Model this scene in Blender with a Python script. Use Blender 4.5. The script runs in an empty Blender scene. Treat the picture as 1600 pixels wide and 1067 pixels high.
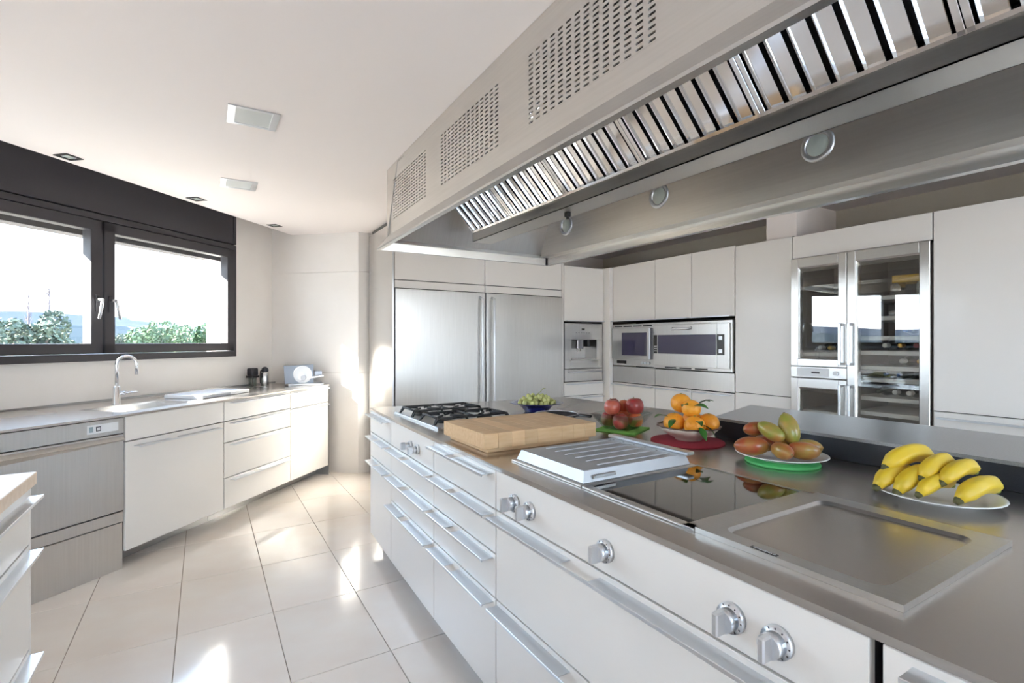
import bpy, bmesh, math, random
from mathutils import Vector, Matrix
random.seed(7)
sc = bpy.context.scene
R = math.radians

# ------------------------------------------------------------------ camera, sky, sun, exposure
cam_d = bpy.data.cameras.new('camera'); cam = bpy.data.objects.new('camera', cam_d)
sc.collection.objects.link(cam); sc.camera = cam
YAW = math.atan(480 / 790)
cam.location = (0, 0, 1.34); cam.rotation_euler = (math.pi / 2, 0, -YAW)
cam_d.sensor_width = 36; cam_d.lens = 36 * 790 / 1600; cam_d.clip_end = 5000; cam_d.clip_start = .02

world = bpy.data.worlds.new('sky'); sc.world = world; world.use_nodes = True
wn, wl = world.node_tree.nodes, world.node_tree.links
wn.clear()
w_tc = wn.new('ShaderNodeTexCoord'); w_sep = wn.new('ShaderNodeSeparateXYZ'); w_rmp = wn.new('ShaderNodeValToRGB')
w_bg = wn.new('ShaderNodeBackground'); w_out = wn.new('ShaderNodeOutputWorld')
wl.new(w_tc.outputs['Generated'], w_sep.inputs[0]); wl.new(w_sep.outputs['Z'], w_rmp.inputs[0])
wl.new(w_rmp.outputs[0], w_bg.inputs[0]); wl.new(w_bg.outputs[0], w_out.inputs[0])
cr = w_rmp.color_ramp
cr.elements[0].position = 0.0; cr.elements[0].color = (.88, .93, 1.0, 1)
cr.elements[1].position = .8; cr.elements[1].color = (.42, .62, 1.0, 1)
e = cr.elements.new(.22); e.color = (.64, .81, 1.0, 1)
w_bg.inputs['Strength'].default_value = 3.2

sun_d = bpy.data.lights.new('sun', 'SUN'); sun = bpy.data.objects.new('sun', sun_d); sc.collection.objects.link(sun)
sun_d.energy = 22; sun_d.angle = R(.6); sun_d.color = (1, .94, .86)
SUN_DIR = Vector((.997, -.078, -.58)).normalized()
sun.rotation_euler = SUN_DIR.to_track_quat('-Z', 'Y').to_euler(); sun.location = (-12, 8, 9)

vs = sc.view_settings
sc.display_settings.display_device = 'sRGB'
vs.view_transform = 'Standard'; vs.look = 'None'; vs.gamma = 1; vs.use_curve_mapping = False
vs.exposure = 1.95
sc.cycles.diffuse_bounces = 7; sc.cycles.max_bounces = 14; sc.cycles.transparent_max_bounces = 16

# ------------------------------------------------------------------ helpers
COL = sc.collection
MAT = {}
MW = {}          # own world matrices of empties

def mat(name, color, rough=.5, metal=0., coat=0., noise=None, bump=None, spec=.5, trans=0., rand=0., stretch=None, rvar=0.):
    m = bpy.data.materials.new(name); m.use_nodes = True
    nt = m.node_tree; n = nt.nodes; l = nt.links; p = n['Principled BSDF']
    p.inputs['Base Color'].default_value = (*color, 1); p.inputs['Roughness'].default_value = rough
    p.inputs['Metallic'].default_value = metal; p.inputs['Coat Weight'].default_value = coat
    p.inputs['Coat Roughness'].default_value = .05
    p.inputs['Specular IOR Level'].default_value = spec; p.inputs['Transmission Weight'].default_value = trans
    tc = n.new('ShaderNodeTexCoord'); mp = n.new('ShaderNodeMapping'); l.new(tc.outputs['Object'], mp.inputs[0])
    if stretch: mp.inputs['Scale'].default_value = stretch
    csock = None
    if noise:                               # (scale, second colour, detail)
        tx = n.new('ShaderNodeTexNoise'); tx.inputs['Scale'].default_value = noise[0]
        tx.inputs['Detail'].default_value = noise[2] if len(noise) > 2 else 4
        l.new(mp.outputs[0], tx.inputs['Vector'])
        r = n.new('ShaderNodeValToRGB'); l.new(tx.outputs['Fac'], r.inputs[0])
        r.color_ramp.elements[0].position = .33; r.color_ramp.elements[1].position = .67
        r.color_ramp.elements[0].color = (*color, 1); r.color_ramp.elements[1].color = (*noise[1], 1)
        csock = r.outputs[0]
        if rvar:
            mr = n.new('ShaderNodeMapRange'); l.new(tx.outputs['Fac'], mr.inputs[0])
            mr.inputs['To Min'].default_value = rough - rvar; mr.inputs['To Max'].default_value = rough + rvar
            l.new(mr.outputs[0], p.inputs['Roughness'])
    if rand:
        oi = n.new('ShaderNodeObjectInfo'); hs = n.new('ShaderNodeHueSaturation')
        mr = n.new('ShaderNodeMapRange'); l.new(oi.outputs['Random'], mr.inputs[0])
        mr.inputs['To Min'].default_value = 1 - rand; mr.inputs['To Max'].default_value = 1 + rand
        l.new(mr.outputs[0], hs.inputs['Value'])
        if csock: l.new(csock, hs.inputs['Color'])
        else: hs.inputs['Color'].default_value = (*color, 1)
        csock = hs.outputs[0]
    if csock: l.new(csock, p.inputs['Base Color'])
    if bump:                                # (scale, strength)
        tb = n.new('ShaderNodeTexNoise'); tb.inputs['Scale'].default_value = bump[0]; tb.inputs['Detail'].default_value = 3
        l.new(mp.outputs[0], tb.inputs['Vector'])
        bn = n.new('ShaderNodeBump'); bn.inputs['Strength'].default_value = bump[1]; bn.inputs['Distance'].default_value = .01
        l.new(tb.outputs['Fac'], bn.inputs['Height']); l.new(bn.outputs[0], p.inputs['Normal'])
    MAT[name] = m
    return m

def glass_mat(name, tint=(1, 1, 1), refl=1.0):
    m = bpy.data.materials.new(name); m.use_nodes = True
    n = m.node_tree.nodes; l = m.node_tree.links; n.clear()
    o = n.new('ShaderNodeOutputMaterial'); mx = n.new('ShaderNodeMixShader')
    t = n.new('ShaderNodeBsdfTransparent'); g = n.new('ShaderNodeBsdfGlossy'); f = n.new('ShaderNodeLayerWeight')
    t.inputs[0].default_value = (*tint, 1); g.inputs['Roughness'].default_value = 0.0
    pw = n.new('ShaderNodeMath'); pw.operation = 'POWER'; pw.inputs[1].default_value = 5      # thin-pane reflectance
    mu = n.new('ShaderNodeMath'); mu.operation = 'MULTIPLY_ADD'; mu.inputs[1].default_value = .9; mu.inputs[2].default_value = .045 * refl; mu.use_clamp = True
    l.new(f.outputs['Facing'], pw.inputs[0]); l.new(pw.outputs[0], mu.inputs[0]); l.new(mu.outputs[0], mx.inputs[0])
    l.new(t.outputs[0], mx.inputs[1]); l.new(g.outputs[0], mx.inputs[2]); l.new(mx.outputs[0], o.inputs[0])
    MAT[name] = m

class B:
    """collects shapes, builds ONE mesh object"""
    def __init__(s): s.v = []; s.f = []; s.sm = []
    def add(s, vs, fs, smooth=False):
        k = len(s.v); s.v += [tuple(v) for v in vs]; s.f += [tuple(i + k for i in f) for f in fs]; s.sm += [smooth] * len(fs); return s
    def box(s, x0, x1, y0, y1, z0, z1, b=0., M=None):
        if x1 < x0: x0, x1 = x1, x0
        if y1 < y0: y0, y1 = y1, y0
        if z1 < z0: z0, z1 = z1, z0
        if b <= 0:
            v = [(x, y, z) for z in (z0, z1) for x, y in ((x0, y0), (x1, y0), (x1, y1), (x0, y1))]
            f = [(3, 2, 1, 0), (4, 5, 6, 7), (0, 1, 5, 4), (1, 2, 6, 5), (2, 3, 7, 6), (3, 0, 4, 7)]
        else:
            bm = bmesh.new(); bmesh.ops.create_cube(bm, size=1)
            for q in bm.verts: q.co = ((x0 + x1) / 2 + q.co.x * (x1 - x0), (y0 + y1) / 2 + q.co.y * (y1 - y0), (z0 + z1) / 2 + q.co.z * (z1 - z0))
            b = min(b, .45 * min(x1 - x0, y1 - y0, z1 - z0))
            bmesh.ops.bevel(bm, geom=bm.edges[:], offset=b, segments=1 if b < .004 else 2, affect='EDGES', profile=.5)
            bm.verts.index_update()
            v = [q.co.copy() for q in bm.verts]; f = [[q.index for q in fc.verts] for fc in bm.faces]; bm.free()
        if M is not None: v = [M @ Vector(q) for q in v]
        return s.add(v, f)
    def prism(s, pts, z0, z1):
        n = len(pts)
        a = sum(pts[i][0] * pts[(i + 1) % n][1] - pts[(i + 1) % n][0] * pts[i][1] for i in range(n))
        if a < 0: pts = pts[::-1]
        v = [(p[0], p[1], z0) for p in pts] + [(p[0], p[1], z1) for p in pts]
        f = [tuple(range(n - 1, -1, -1)), tuple(range(n, 2 * n))] + [(i, (i + 1) % n, n + (i + 1) % n, n + i) for i in range(n)]
        return s.add(v, f)
    def lathe(s, prof, n=32, c=(0, 0, 0), M=None, rib=None, smooth=True):
        v = []; f = []
        for (r, z) in prof:
            for i in range(n):
                a = 2 * math.pi * i / n; rr = r * (rib(a, z) if rib else 1)
                p = Vector((c[0] + rr * math.cos(a), c[1] + rr * math.sin(a), c[2] + z)); v.append(M @ p if M is not None else p)
        for j in range(len(prof) - 1):
            for i in range(n):
                a, b2 = j * n + i, j * n + (i + 1) % n; f.append((a, b2, b2 + n, a + n))
        s.add(v, f, smooth)
        return s
    def cyl(s, p0, p1, r, n=16, r1=None, smooth=True):
        p0 = Vector(p0); p1 = Vector(p1); q = (p1 - p0).to_track_quat('Z', 'Y').to_matrix()
        r1 = r if r1 is None else r1; v = []
        for p, rr in ((p0, r), (p1, r1)):
            for i in range(n):
                a = 2 * math.pi * i / n; v.append(p + q @ Vector((rr * math.cos(a), rr * math.sin(a), 0)))
        s.add(v, [(i, (i + 1) % n, n + (i + 1) % n, n + i) for i in range(n)], smooth)
        k = len(s.v) - 2 * n
        s.f += [tuple(k + i for i in range(n - 1, -1, -1)), tuple(k + n + i for i in range(n))]; s.sm += [False, False]
        return s
    def tube(s, pts, r, n=10, radii=None, flat=1.0, cap=True):
        pts = [Vector(p) for p in pts]; v = []; up = None
        for i, p in enumerate(pts):
            t = (pts[min(i + 1, len(pts) - 1)] - pts[max(i - 1, 0)]).normalized()
            if up is None: up = t.orthogonal().normalized()
            up = (up - t * up.dot(t)).normalized(); w = t.cross(up); rr = radii[i] if radii else r
            for k in range(n):
                a = 2 * math.pi * k / n; v.append(p + up * rr * math.cos(a) + w * rr * math.sin(a) * flat)
        f = [(j * n + k, j * n + (k + 1) % n, (j + 1) * n + (k + 1) % n, (j + 1) * n + k) for j in range(len(pts) - 1) for k in range(n)]
        if cap: f += [tuple(range(n - 1, -1, -1)), tuple((len(pts) - 1) * n + k for k in range(n))]
        return s.add(v, f, True)
    def ball(s, c, r, n=14, sc3=(1, 1, 1)):
        m = n // 2 + 1
        prof = [(max(1e-4, math.sin(math.pi * j / m)) * r, -math.cos(math.pi * j / m) * r) for j in range(m + 1)]
        M = Matrix.Translation(c) @ Matrix.Diagonal((*sc3, 1))
        return s.lathe(prof, n, M=M)
    def mesh(s, name, material):
        me = bpy.data.meshes.new(name); me.from_pydata(s.v, [], s.f)
        me.polygons.foreach_set('use_smooth', s.sm); me.update()
        bm = bmesh.new(); bm.from_mesh(me); bmesh.ops.recalc_face_normals(bm, faces=bm.faces[:]); bm.to_mesh(me); bm.free()
        me.materials.append(MAT[material]); return me
    def build(s, name, material, parent=None, world=False, loc=None, rz=0):
        if world and parent is not None:
            inv = MW[parent.name].inverted(); s.v = [tuple(inv @ Vector(q)) for q in s.v]
        return put(name, s.mesh(name, material), parent, loc, rz)

def put(name, me, parent=None, loc=None, rz=0, rot=None):
    o = bpy.data.objects.new(name, me); COL.objects.link(o)
    if loc is not None: o.location = loc
    if rz: o.rotation_euler = (0, 0, rz)
    if rot is not None: o.rotation_euler = rot
    if parent is not None: o.parent = parent
    MW[o.name] = (MW[parent.name] if parent is not None else Matrix()) @ Matrix.LocRotScale(Vector(loc) if loc is not None else None, o.rotation_euler.to_quaternion(), None)
    return o

def tag(o, label, cat, group=None):
    o['label'] = label; o['category'] = cat
    if group: o['group'] = group
    return o
def thing(name, label, cat, loc=(0, 0, 0), rz=0, group=None):
    return tag(put(name, None, None, loc, rz), label, cat, group)
def struct(o): o['kind'] = 'structure'; return o

# ------------------------------------------------------------------ materials
mat('lacquer', (.81, .78, .745), .32, coat=.15)
mat('body_gap_shade', (.10, .10, .10), .6)  # bodies darkened so the slits between fronts read as shadow lines
mat('wall_tile', (.75, .715, .68), .42, noise=(3, (.78, .75, .72)))
mat('plaster', (.86, .80, .775), .75)
mat('recess_shade', (.62, .57, .48), .8)  # shade of the recess above the cabinets mixed into the wall colour
mat('dark_frame', (.045, .042, .048), .55, bump=(900, .05))
mat('gap', (.02, .02, .02), .8)
mat('steel', (.62, .61, .595), .26, metal=1, noise=(1, (.65, .64, .625), 3), stretch=(3, 3, 120), rvar=.02)
mat('steel_h', (.60, .59, .575), .30, metal=1, noise=(1, (.64, .63, .615), 3), stretch=(120, 3, 3), rvar=.02)
mat('worktop_steel', (.58, .545, .51), .27, metal=1, noise=(1.5, (.60, .565, .53), 3), rvar=.02)
mat('hood_steel', (.66, .635, .60), .36, metal=1, noise=(1, (.70, .675, .64), 3), stretch=(3, 3, 90), rvar=.02)
mat('polished', (.78, .78, .78), .07, metal=1)
mat('chrome', (.82, .83, .85), .05, metal=1)
mat('alu', (.70, .72, .75), .33, metal=1)
mat('lid_alu', (.52, .53, .55), .48, metal=.85)
mat('slicer_silver', (.20, .225, .27), .35, metal=.3)
mat('plinth', (.42, .41, .40), .35, metal=1)
mat('black_glass', (.012, .010, .009), .03, coat=.5)
mat('oven_glass', (.045, .04, .085), .05, coat=.5)
mat('iron', (.02, .02, .022), .5)
mat('black_plastic', (.02, .02, .024), .35)
mat('grey_plastic', (.33, .36, .42), .4)
mat('white_plastic', (.78, .80, .82), .35)
mat('ceramic', (.86, .86, .85), .18, coat=.4)
mat('blue_glaze', (.012, .015, .13), .12, coat=.6)
mat('earthenware', (.55, .43, .35), .35, noise=(40, (.66, .56, .48)), coat=.3)
mat('dark_rim', (.10, .045, .03), .3)
mat('red_felt', (.32, .025, .04), .9, bump=(500, .3))
mat('green_felt', (.22, .52, .10), .9, bump=(500, .3))
mat('green_plastic', (.10, .50, .16), .5)
mat('maple', (.66, .42, .22), .5, noise=(5, (.74, .51, .29), 5), stretch=(2, 14, 14), rand=.10)
mat('wood_top', (.72, .56, .42), .45, noise=(4, (.80, .65, .52), 5), stretch=(12, 1.5, 12))
mat('slate_edge', (.012, .014, .022), .4, bump=(300, .2))
mat('ledge_top', (.30, .31, .32), .3, metal=.6, noise=(300, (.38, .39, .40), 2))
mat('orange_peel', (.92, .33, .02), .38, noise=(6, (.95, .42, .04)), bump=(160, .25), rand=.05)
mat('leaf', (.03, .12, .02), .35, noise=(30, (.06, .19, .03)), coat=.2)
mat('grape_skin', (.50, .53, .14), .22, noise=(25, (.62, .62, .26)), coat=.3, rand=.08)
mat('stem', (.25, .17, .06), .7)
mat('green_stem', (.33, .38, .10), .6)
mat('apple_skin', (.30, .015, .03), .28, noise=(9, (.50, .12, .07), 5), stretch=(1, 1, .35), coat=.3, rand=.15)
mat('apple_yellow', (.80, .42, .12), .3, noise=(7, (.62, .10, .06), 4), stretch=(1, 1, .4), coat=.3)
mat('mango_skin', (.40, .055, .03), .3, noise=(13, (.36, .24, .05), 3), coat=.25, rand=.1)
mat('mango_green', (.26, .32, .05), .3, noise=(13, (.50, .20, .06), 3), coat=.25)
mat('banana_skin', (.80, .55, .03), .42, noise=(22, (.74, .53, .05), 3), rand=.06)
mat('banana_tip', (.12, .11, .04), .7)
mat('banana_green', (.35, .42, .06), .5)
mat('bottle_glass', (.02, .03, .02), .1, coat=.5)
mat('foil_white', (.75, .75, .74), .35)
mat('foil_gold', (.75, .45, .08), .3, metal=.6)
mat('foil_red', (.40, .05, .05), .35)
mat('foil_blue', (.05, .15, .45), .35)
mat('yellow_card', (.80, .50, .04), .6)
mat('tin_foil', (.82, .82, .82), .22, metal=1, bump=(60, 1.0))
mat('shelf_white', (.88, .88, .86), .4)
mat('fridge_liner', (.50, .47, .42), .5)
mat('foliage', (.018, .048, .014), .75, noise=(.8, (.045, .085, .026), 2))
mat('foliage_dark', (.025, .042, .025), .75, noise=(.8, (.055, .075, .045), 2))
mat('bare_wood', (.10, .085, .09), .8)
mat('bark', (.10, .07, .05), .9)
mat('hazy_hill', (.10, .11, .135), .95, noise=(.01, (.115, .122, .14)))  # distance haze put into the base colour as a pale blue-grey
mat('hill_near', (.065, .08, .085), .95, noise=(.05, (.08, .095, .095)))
mat('grass', (.15, .135, .10), .95, noise=(.2, (.20, .17, .12)))
mat('bounce_slab_cream', (.70, .62, .53), .8, noise=(1.5, (.76, .69, .60)))
mat('outer_wall', (.80, .74, .66), .8)
mat('lamp_glass', (.55, .62, .58), .15, coat=.3)
mat('diffuser', (.60, .63, .62), .3)
mat('badge', (.10, .10, .10), .4, metal=.8)
mat('lettering', (.75, .75, .75), .4)
mat('dial_ink', (.05, .05, .06), .5)
mat('display', (.30, .38, .42), .25)
glass_mat('window_glass', (.97, .985, .98))
glass_mat('cooler_glass', (.90, .90, .88), 3.0)
glass_mat('bowl_glass', (.86, .92, .90), 3.0)

# floor tile material: polished cream stone with soft clouds
m = mat('floor_tile', (.79, .70, .625), .13, noise=(2.2, (.83, .78, .72), 6), rand=.03, coat=.2, stretch=(1, 1.6, 1))
mat('grout', (.36, .29, .22), .9)

# ------------------------------------------------------------------ setting
RX0, RX1, RY0, RYB = -3.6, 4.6, -2.4, 5.19
W = Vector((.602, 5.854)); WA = R(44)
CE0, CE1 = (-3.75, .89), (.80, 5.725)       # free edge of the lowered ceiling in front of the window wall
fl = struct(B().prism([(-3.7, -2.5), (4.7, -2.5), (4.7, 5.4), (1.4, 5.4), (.60, 6.1), (-3.7, 1.9)], -.12, -.006).build('floor', 'grout'))
tile_me = B().box(.0015, .3985, .0015, .6035, -.006, 0, .0012).mesh('tile', 'floor_tile')
rest = B()
def inside(x, y): return -3.7 < x < 4.6 and -2.5 < y < 5.3 and y < 5.9 + (x - .4) * .966
i0 = -9
for i in range(-9, 12):
    for j in range(-8, 6):
        x, y = .29 + .4 * i, 2.147 + .605 * j
        if not (inside(x + .2, y + .3) or inside(x + .4, y) or inside(x, y)): continue
        if -1.4 < x < 1.35 and y > .3:
            put('tile', tile_me, fl, (x, y, 0))
        else:
            rest.add([(x + .0015, y + .0015, 0), (x + .3985, y + .0015, 0), (x + .3985, y + .6035, 0), (x + .0015, y + .6035, 0)], [(0, 1, 2, 3)])
o = rest.build('tile_field', 'floor_tile', fl); o['kind'] = 'stuff'

struct(B().prism([(-3.75, -2.5), (4.7, -2.5), (4.7, 5.3), (1.25, 5.3), CE1, CE0], 2.45, 2.75).build('ceiling', 'plaster'))
struct(B().prism([CE0, CE1, (.60, 6.3), (-3.75, 2.3)], 2.75, 2.85).build('ceiling_recess', 'plaster'))

# window wall in its own frame: x along the wall (negative = left), y outward
ww = put('wall_window', None, None, (W.x, W.y, 0), WA); struct(ww)
WX0, WX1, WZ0, WZ1 = -4.17, -.506, 1.20, 2.62
B().box(-5.95, WX0, 0, .32, 0, 2.75).build('wall_panel', 'wall_tile', ww)
B().box(WX1, .02, 0, .32, 0, 2.75).build('wall_panel', 'wall_tile', ww)
B().box(WX0, WX1, 0, .32, 0, WZ0).build('wall_panel', 'wall_tile', ww)
B().box(WX0, WX1, .06, .32, 2.25, 2.75).build('wall_panel', 'outer_wall', ww)
win = struct(put('window_1', None, None, (W.x, W.y, 0), WA))
b = B(); b.box(WX0, WX1, -.03, .06, WZ0, WZ0 + .05, .003); b.box(WX0, WX1, -.03, .06, 2.205, 2.25, .003)
b.box(WX1 - .03, WX1, -.03, .06, WZ0, 2.25, .003); b.box(WX0, WX0 + .03, -.03, .06, WZ0, 2.25, .003)
b.build('window_frame', 'dark_frame', win)
b = B(); b.box(WX0, WX1 - .035, -.028, .05, 2.258, 2.75, .003); b.build('blind_box_cover', 'dark_frame', win)
B().box(WX1 - .03, WX1, -.03, .05, 2.258, 2.75, .003).build('side_cover', 'dark_frame', win)
for k in range(3):
    a0, a1 = WX1 - .035 - (k + 1) * 1.2 , WX1 - .035 - k * 1.2
    a0 += .006; a1 -= .006
    s = B(); t = .078
    z0, z1 = WZ0 + .055, 2.20
    s.box(a0, a1, -.045, .04, z0, z0 + .07, .006); s.box(a0, a1, -.045, .04, z1 - .075, z1, .006)
    s.box(a0, a0 + t, -.045, .04, z0, z1, .006); s.box(a1 - t, a1, -.045, .04, z0, z1, .006)
    so = s.build('sash', 'dark_frame', win)
    B().box(a0 + t - .01, a1 - t + .01, -.004, .004, z0 + .06, z1 - .065).build('pane', 'window_glass', so)
    if k < 2:
        hx = a0 + .04 if k == 0 else a1 - .04
        B().box(hx - .014, hx + .014, -.057, -.045, 1.55, 1.67, .004).build('handle_plate', 'dark_frame', so)
        h = B(); h.cyl((hx, -.05, 1.635), (hx, -.10, 1.635), .011)
        sg = 1 if k == 0 else -1
        h.tube([(hx, -.10, 1.64), (hx + sg * .008, -.105, 1.60), (hx + sg * .028, -.105, 1.50)], .012, 10, [.012, .015, .012], 0.7)
        h.build('window_handle', 'alu', so)
B().box(WX0 + .02, WX1 - .02, .10, .22, 2.10, 2.25, .004).build('roller_shutter', 'dark_frame', win)

# wall between window wall and fridge wall, clad in big tiles
A2 = math.atan2(5.19 - W.y, 1.329 - W.x); L2 = (Vector((1.329, 5.19)) - W).length
w2 = struct(put('wall_corner', None, None, (W.x, W.y, 0), A2))
B().box(0, L2 - .012, .012, .25, 0, 2.75).build('wall_core', 'plaster', w2)
for z0, z1 in ((0, 1.02), (1.02, 2.05), (2.05, 2.75)):
    B().box(0, L2, 0, .014, z0 + .001, z1 - .001, .001).build('tile', 'wall_tile', w2)
wb = struct(put('wall_back', None, None, (1.329, 5.19, 0), 0))
B().box(.0, 3.4, .012, .25, 0, 2.75).build('wall_core', 'plaster', wb)
for z0, z1 in ((0, 1.02), (1.02, 2.05), (2.05, 2.75)):
    B().box(0, .30, 0, .014, z0 + .001, z1 - .001, .001).build('tile', 'wall_tile', wb)
struct(B().box(4.6, 4.8, -2.5, 5.3, 0, 2.75).build('wall_right', 'recess_shade'))
# wall behind the camera and left wall, both with tall glazed openings
wr = struct(put('wall_rear', None))
for x0, x1, z0, z1 in ((-3.75, -.2, 0, 2.75), (1.3, 2.3, 0, 2.75), (3.8, 4.7, 0, 2.75), (-.2, 1.3, 2.38, 2.75), (2.3, 3.8, 2.38, 2.75)):
    B().box(x0, x1, -2.6, -2.4, z0, z1).build('wall_panel', 'plaster', wr)
wl_ = struct(put('wall_left', None))
for y0, y1, z0, z1 in ((-2.6, -.15, 0, 2.75), (1.55, 2.0, 0, 2.75), (-.15, 1.55, 2.40, 2.75)):
    B().box(-3.8, -3.6, y0, y1, z0, z1).build('wall_panel', 'plaster', wl_)
d1 = struct(put('door_1', None))
for k in range(2):
    y0, y1 = -.15 + .85 * k, -.15 + .85 * (k + 1); s = B()
    s.box(-3.74, -3.68, y0, y0 + .06, 0, 2.40); s.box(-3.74, -3.68, y1 - .06, y1, 0, 2.40)
    s.box(-3.74, -3.68, y0, y1, 0, .08); s.box(-3.74, -3.68, y0, y1, 2.34, 2.40)
    so = s.build('door_leaf', 'dark_frame', d1)
    B().box(-3.714, -3.706, y0 + .05, y1 - .05, .07, 2.35).build('pane', 'window_glass', so)
def glazed(nm, x0, x1, z0, z1, f=.05):
    d = struct(put(nm, None)); q = B()
    q.box(x0, x0 + f, -2.53, -2.47, z0, z1); q.box(x1 - f, x1, -2.53, -2.47, z0, z1); q.box(x0, x1, -2.53, -2.47, z0, z0 + f); q.box(x0, x1, -2.53, -2.47, z1 - f, z1)
    so = q.build('leaf', 'dark_frame', d); B().box(x0 + f, x1 - f, -2.504, -2.496, z0 + f, z1 - f).build('pane', 'window_glass', so)
for k, x0 in enumerate((-.2, .55, 2.3, 3.05)): glazed('door_%d' % (2 + k), x0, x0 + .75, 0, 2.38)
struct(B().prism([(-5, -12.5), (8, -12.5), (8, -2.61), (-5, -2.61)], -.3, -.03).build('bounce_slab', 'bounce_slab_cream'))  # unseen slab added to bounce warm sunlight up to the ceiling
# added unseen sun blocker: shades everything but the sash next to the corner
struct(B().box(-11, -8, -4, 4.84, -6, 7.4).build('sun_blocker', 'outer_wall'))

# ------------------------------------------------------------------ cabinet helpers (local frame: x width, y depth from the front, z up)
def handle(parent, x0, x1, z, cut=True, dep=.042):
    """flat lip handle: rail along the front, plates back to the drawer front"""
    h = B(); L = x1 - x0
    spans = [(x0, x0 + L * .36), (x0 + L * .47, x1)] if cut else [(x0, x1)]
    for a, c in spans: h.box(a, c, -dep, .0, z - .0015, z + .0015)
    h.box(x0, x1, -dep - .004, -dep, z - .007, z + .003, .001)
    return h.build('handle', 'alu', parent)
def front(parent, x0, x1, z0, z1, name='drawer_front', m='lacquer', h=None, cut=True, hz=None, g=.003, hm=.02, dep=.042):
    o = B().box(x0 + g, x1 - g, 0, .02, z0 + g, z1 - g, .0015).build(name, m, parent)
    if h: handle(o, x0 + hm, x1 - hm, (z1 - .018) if hz is None else hz, cut, dep)
    return o
def body(parent, w, d, z0, z1, plinth=.06, m='body_gap_shade'):
    B().box(.001, w - .001, .022, d, z0, z1).build('body', m, parent)
    if z0 > .03: B().box(.001, w - .001, plinth, d, 0, z0).build('plinth', 'plinth', parent)

# ------------------------------------------------------------------ island
def ix(y): return .858 + .0105 * max(0, y - .8) ** 2
YB = [3.28, 2.80, 2.117, 1.53, .37, -.55, -1.35]
descr = ['narrow white island unit at the end facing the fridge, two drawers over a door',
         'white island unit with knob panel under the gas hob and three drawers',
         'white island unit with four equal-width drawers beside the wide pan drawers',
         'wide white island unit with five knobs and deep pan drawers under the cooktops',
         'white island drawer unit behind the wide dark gap beside the steel griddle',
         'white island drawer unit at the end away from the fridge']
def knob(parent, x, z, r=.022, marks=True):
    k = B(); k.lathe([(.0001, -.012), (r * 1.28, -.012), (r * 1.28, 0), (.0001, 0)], 28, M=Matrix.Translation((x, 0, z)) @ Matrix.Rotation(R(90), 4, 'X') @ Matrix.Translation((0, 0, .012)))
    ko = k.build('knob_dial', 'alu', parent)
    k = B(); M = Matrix.Translation((x, 0, z))
    k.cyl((x, -.012, z), (x, -.034, z), r * .95, 24)
    k.box(x - .007, x + .007, -.056, -.030, z - r, z + r, .003)
    k.build('grip', 'alu', ko)
    t = B()
    for i in range(9):
        a = R(-30 + i * 30)
        t.box(-.0012, .0012, -.0126, -.0119, r * 1.06, r * 1.2, M=Matrix.Translation((x, 0, z)) @ Matrix.Rotation(a, 4, 'Y'))
    t.build('dial_marks', 'dial_ink', ko)
for k in range(6):
    ya, yb = YB[k], YB[k + 1]; xa, xb = ix(ya), ix(yb)
    w = math.hypot(ya - yb, xa - xb); rz = math.atan2(yb - ya, xb - xa)
    t = thing('island_cabinet', descr[k], 'cabinet', (xa, ya, 0), rz, 'island base units')
    B().box(.02, w - .02, .022, .68, .10, .893).build('body', 'body_gap_shade', t); B().box(.02, w - .02, .07, .68, 0, .10).build('plinth', 'plinth', t)
    if k == 0:
        B().box(-.016, .0005, .0, .68, .095, .893, .001).build('end_panel', 'lacquer', t)
        front(t, 0, w, .755, .895, h=1, hm=.03); front(t, 0, w, .60, .755, h=1, hm=.03); front(t, 0, w, .095, .60, 'door', h=1, hm=.03)
    elif k == 1:
        p = front(t, 0, w, .755, .895, 'knob_panel')
        knob(p, 2.80 - 2.435, .818, .018); knob(p, 2.80 - 2.326, .818, .018)
        for z0, z1 in ((.60, .755), (.445, .60), (.095, .445)): front(t, 0, w, z0, z1, h=1)
    elif k == 2:
        for z0, z1 in ((.755, .895), (.60, .755), (.445, .60), (.095, .445)): front(t, 0, w, z0, z1, h=1)
    elif k == 3:
        p = front(t, 0, w, .755, .895, 'knob_panel')
        for yy in (1.399, 1.308, .96, .604, .513): knob(p, 1.53 - yy, .816)
        front(t, 0, w, .445, .755, h=1, hm=.01); front(t, 0, w, .095, .445, h=1, hm=.01)
    else:
        o = 0.012 if k == 4 else 0
        for z0, z1 in ((.755, .895), (.445, .755), (.095, .445)): front(t, o, w, z0, z1, h=1, hm=.04)
# worktop: thin steel slab with the bent front edge
ys = [3.285, 3.0, 2.7, 2.4, 2.117, 1.8, 1.53, 1.1, .8, -1.36]
pts = [(ix(y) - .004, y) for y in ys] + [(2.54, -1.36), (2.5, 2.2), (2.38, 3.15)]
tag(B().prism(pts, .8955, .91).build('island_worktop', 'worktop_steel'), 'brushed steel worktop covering the whole island', 'worktop')
core = B().prism([(1.66, 3.2), (2.36, 3.1), (2.48, 2.2), (2.5, -1.3), (1.66, -1.3)], .02, .893).build('island_core', 'lacquer')
tag(core, 'white back block carrying the far side of the island worktop', 'cabinet')
lg = thing('raised_bar', 'raised dark edged bar ledge running behind the fruit plates on the island', 'ledge', (1.975, -1.3, .911))
B().prism([(1.978, -1.33), (1.978, 1.484), (2.52, 1.66), (2.53, -1.33)], .911, .985).build('ledge_body', 'slate_edge', lg, True)
B().prism([(1.974, -1.335), (1.974, 1.488), (2.525, 1.668), (2.535, -1.335)], .9855, .997).build('ledge_top', 'ledge_top', lg, True)

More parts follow.
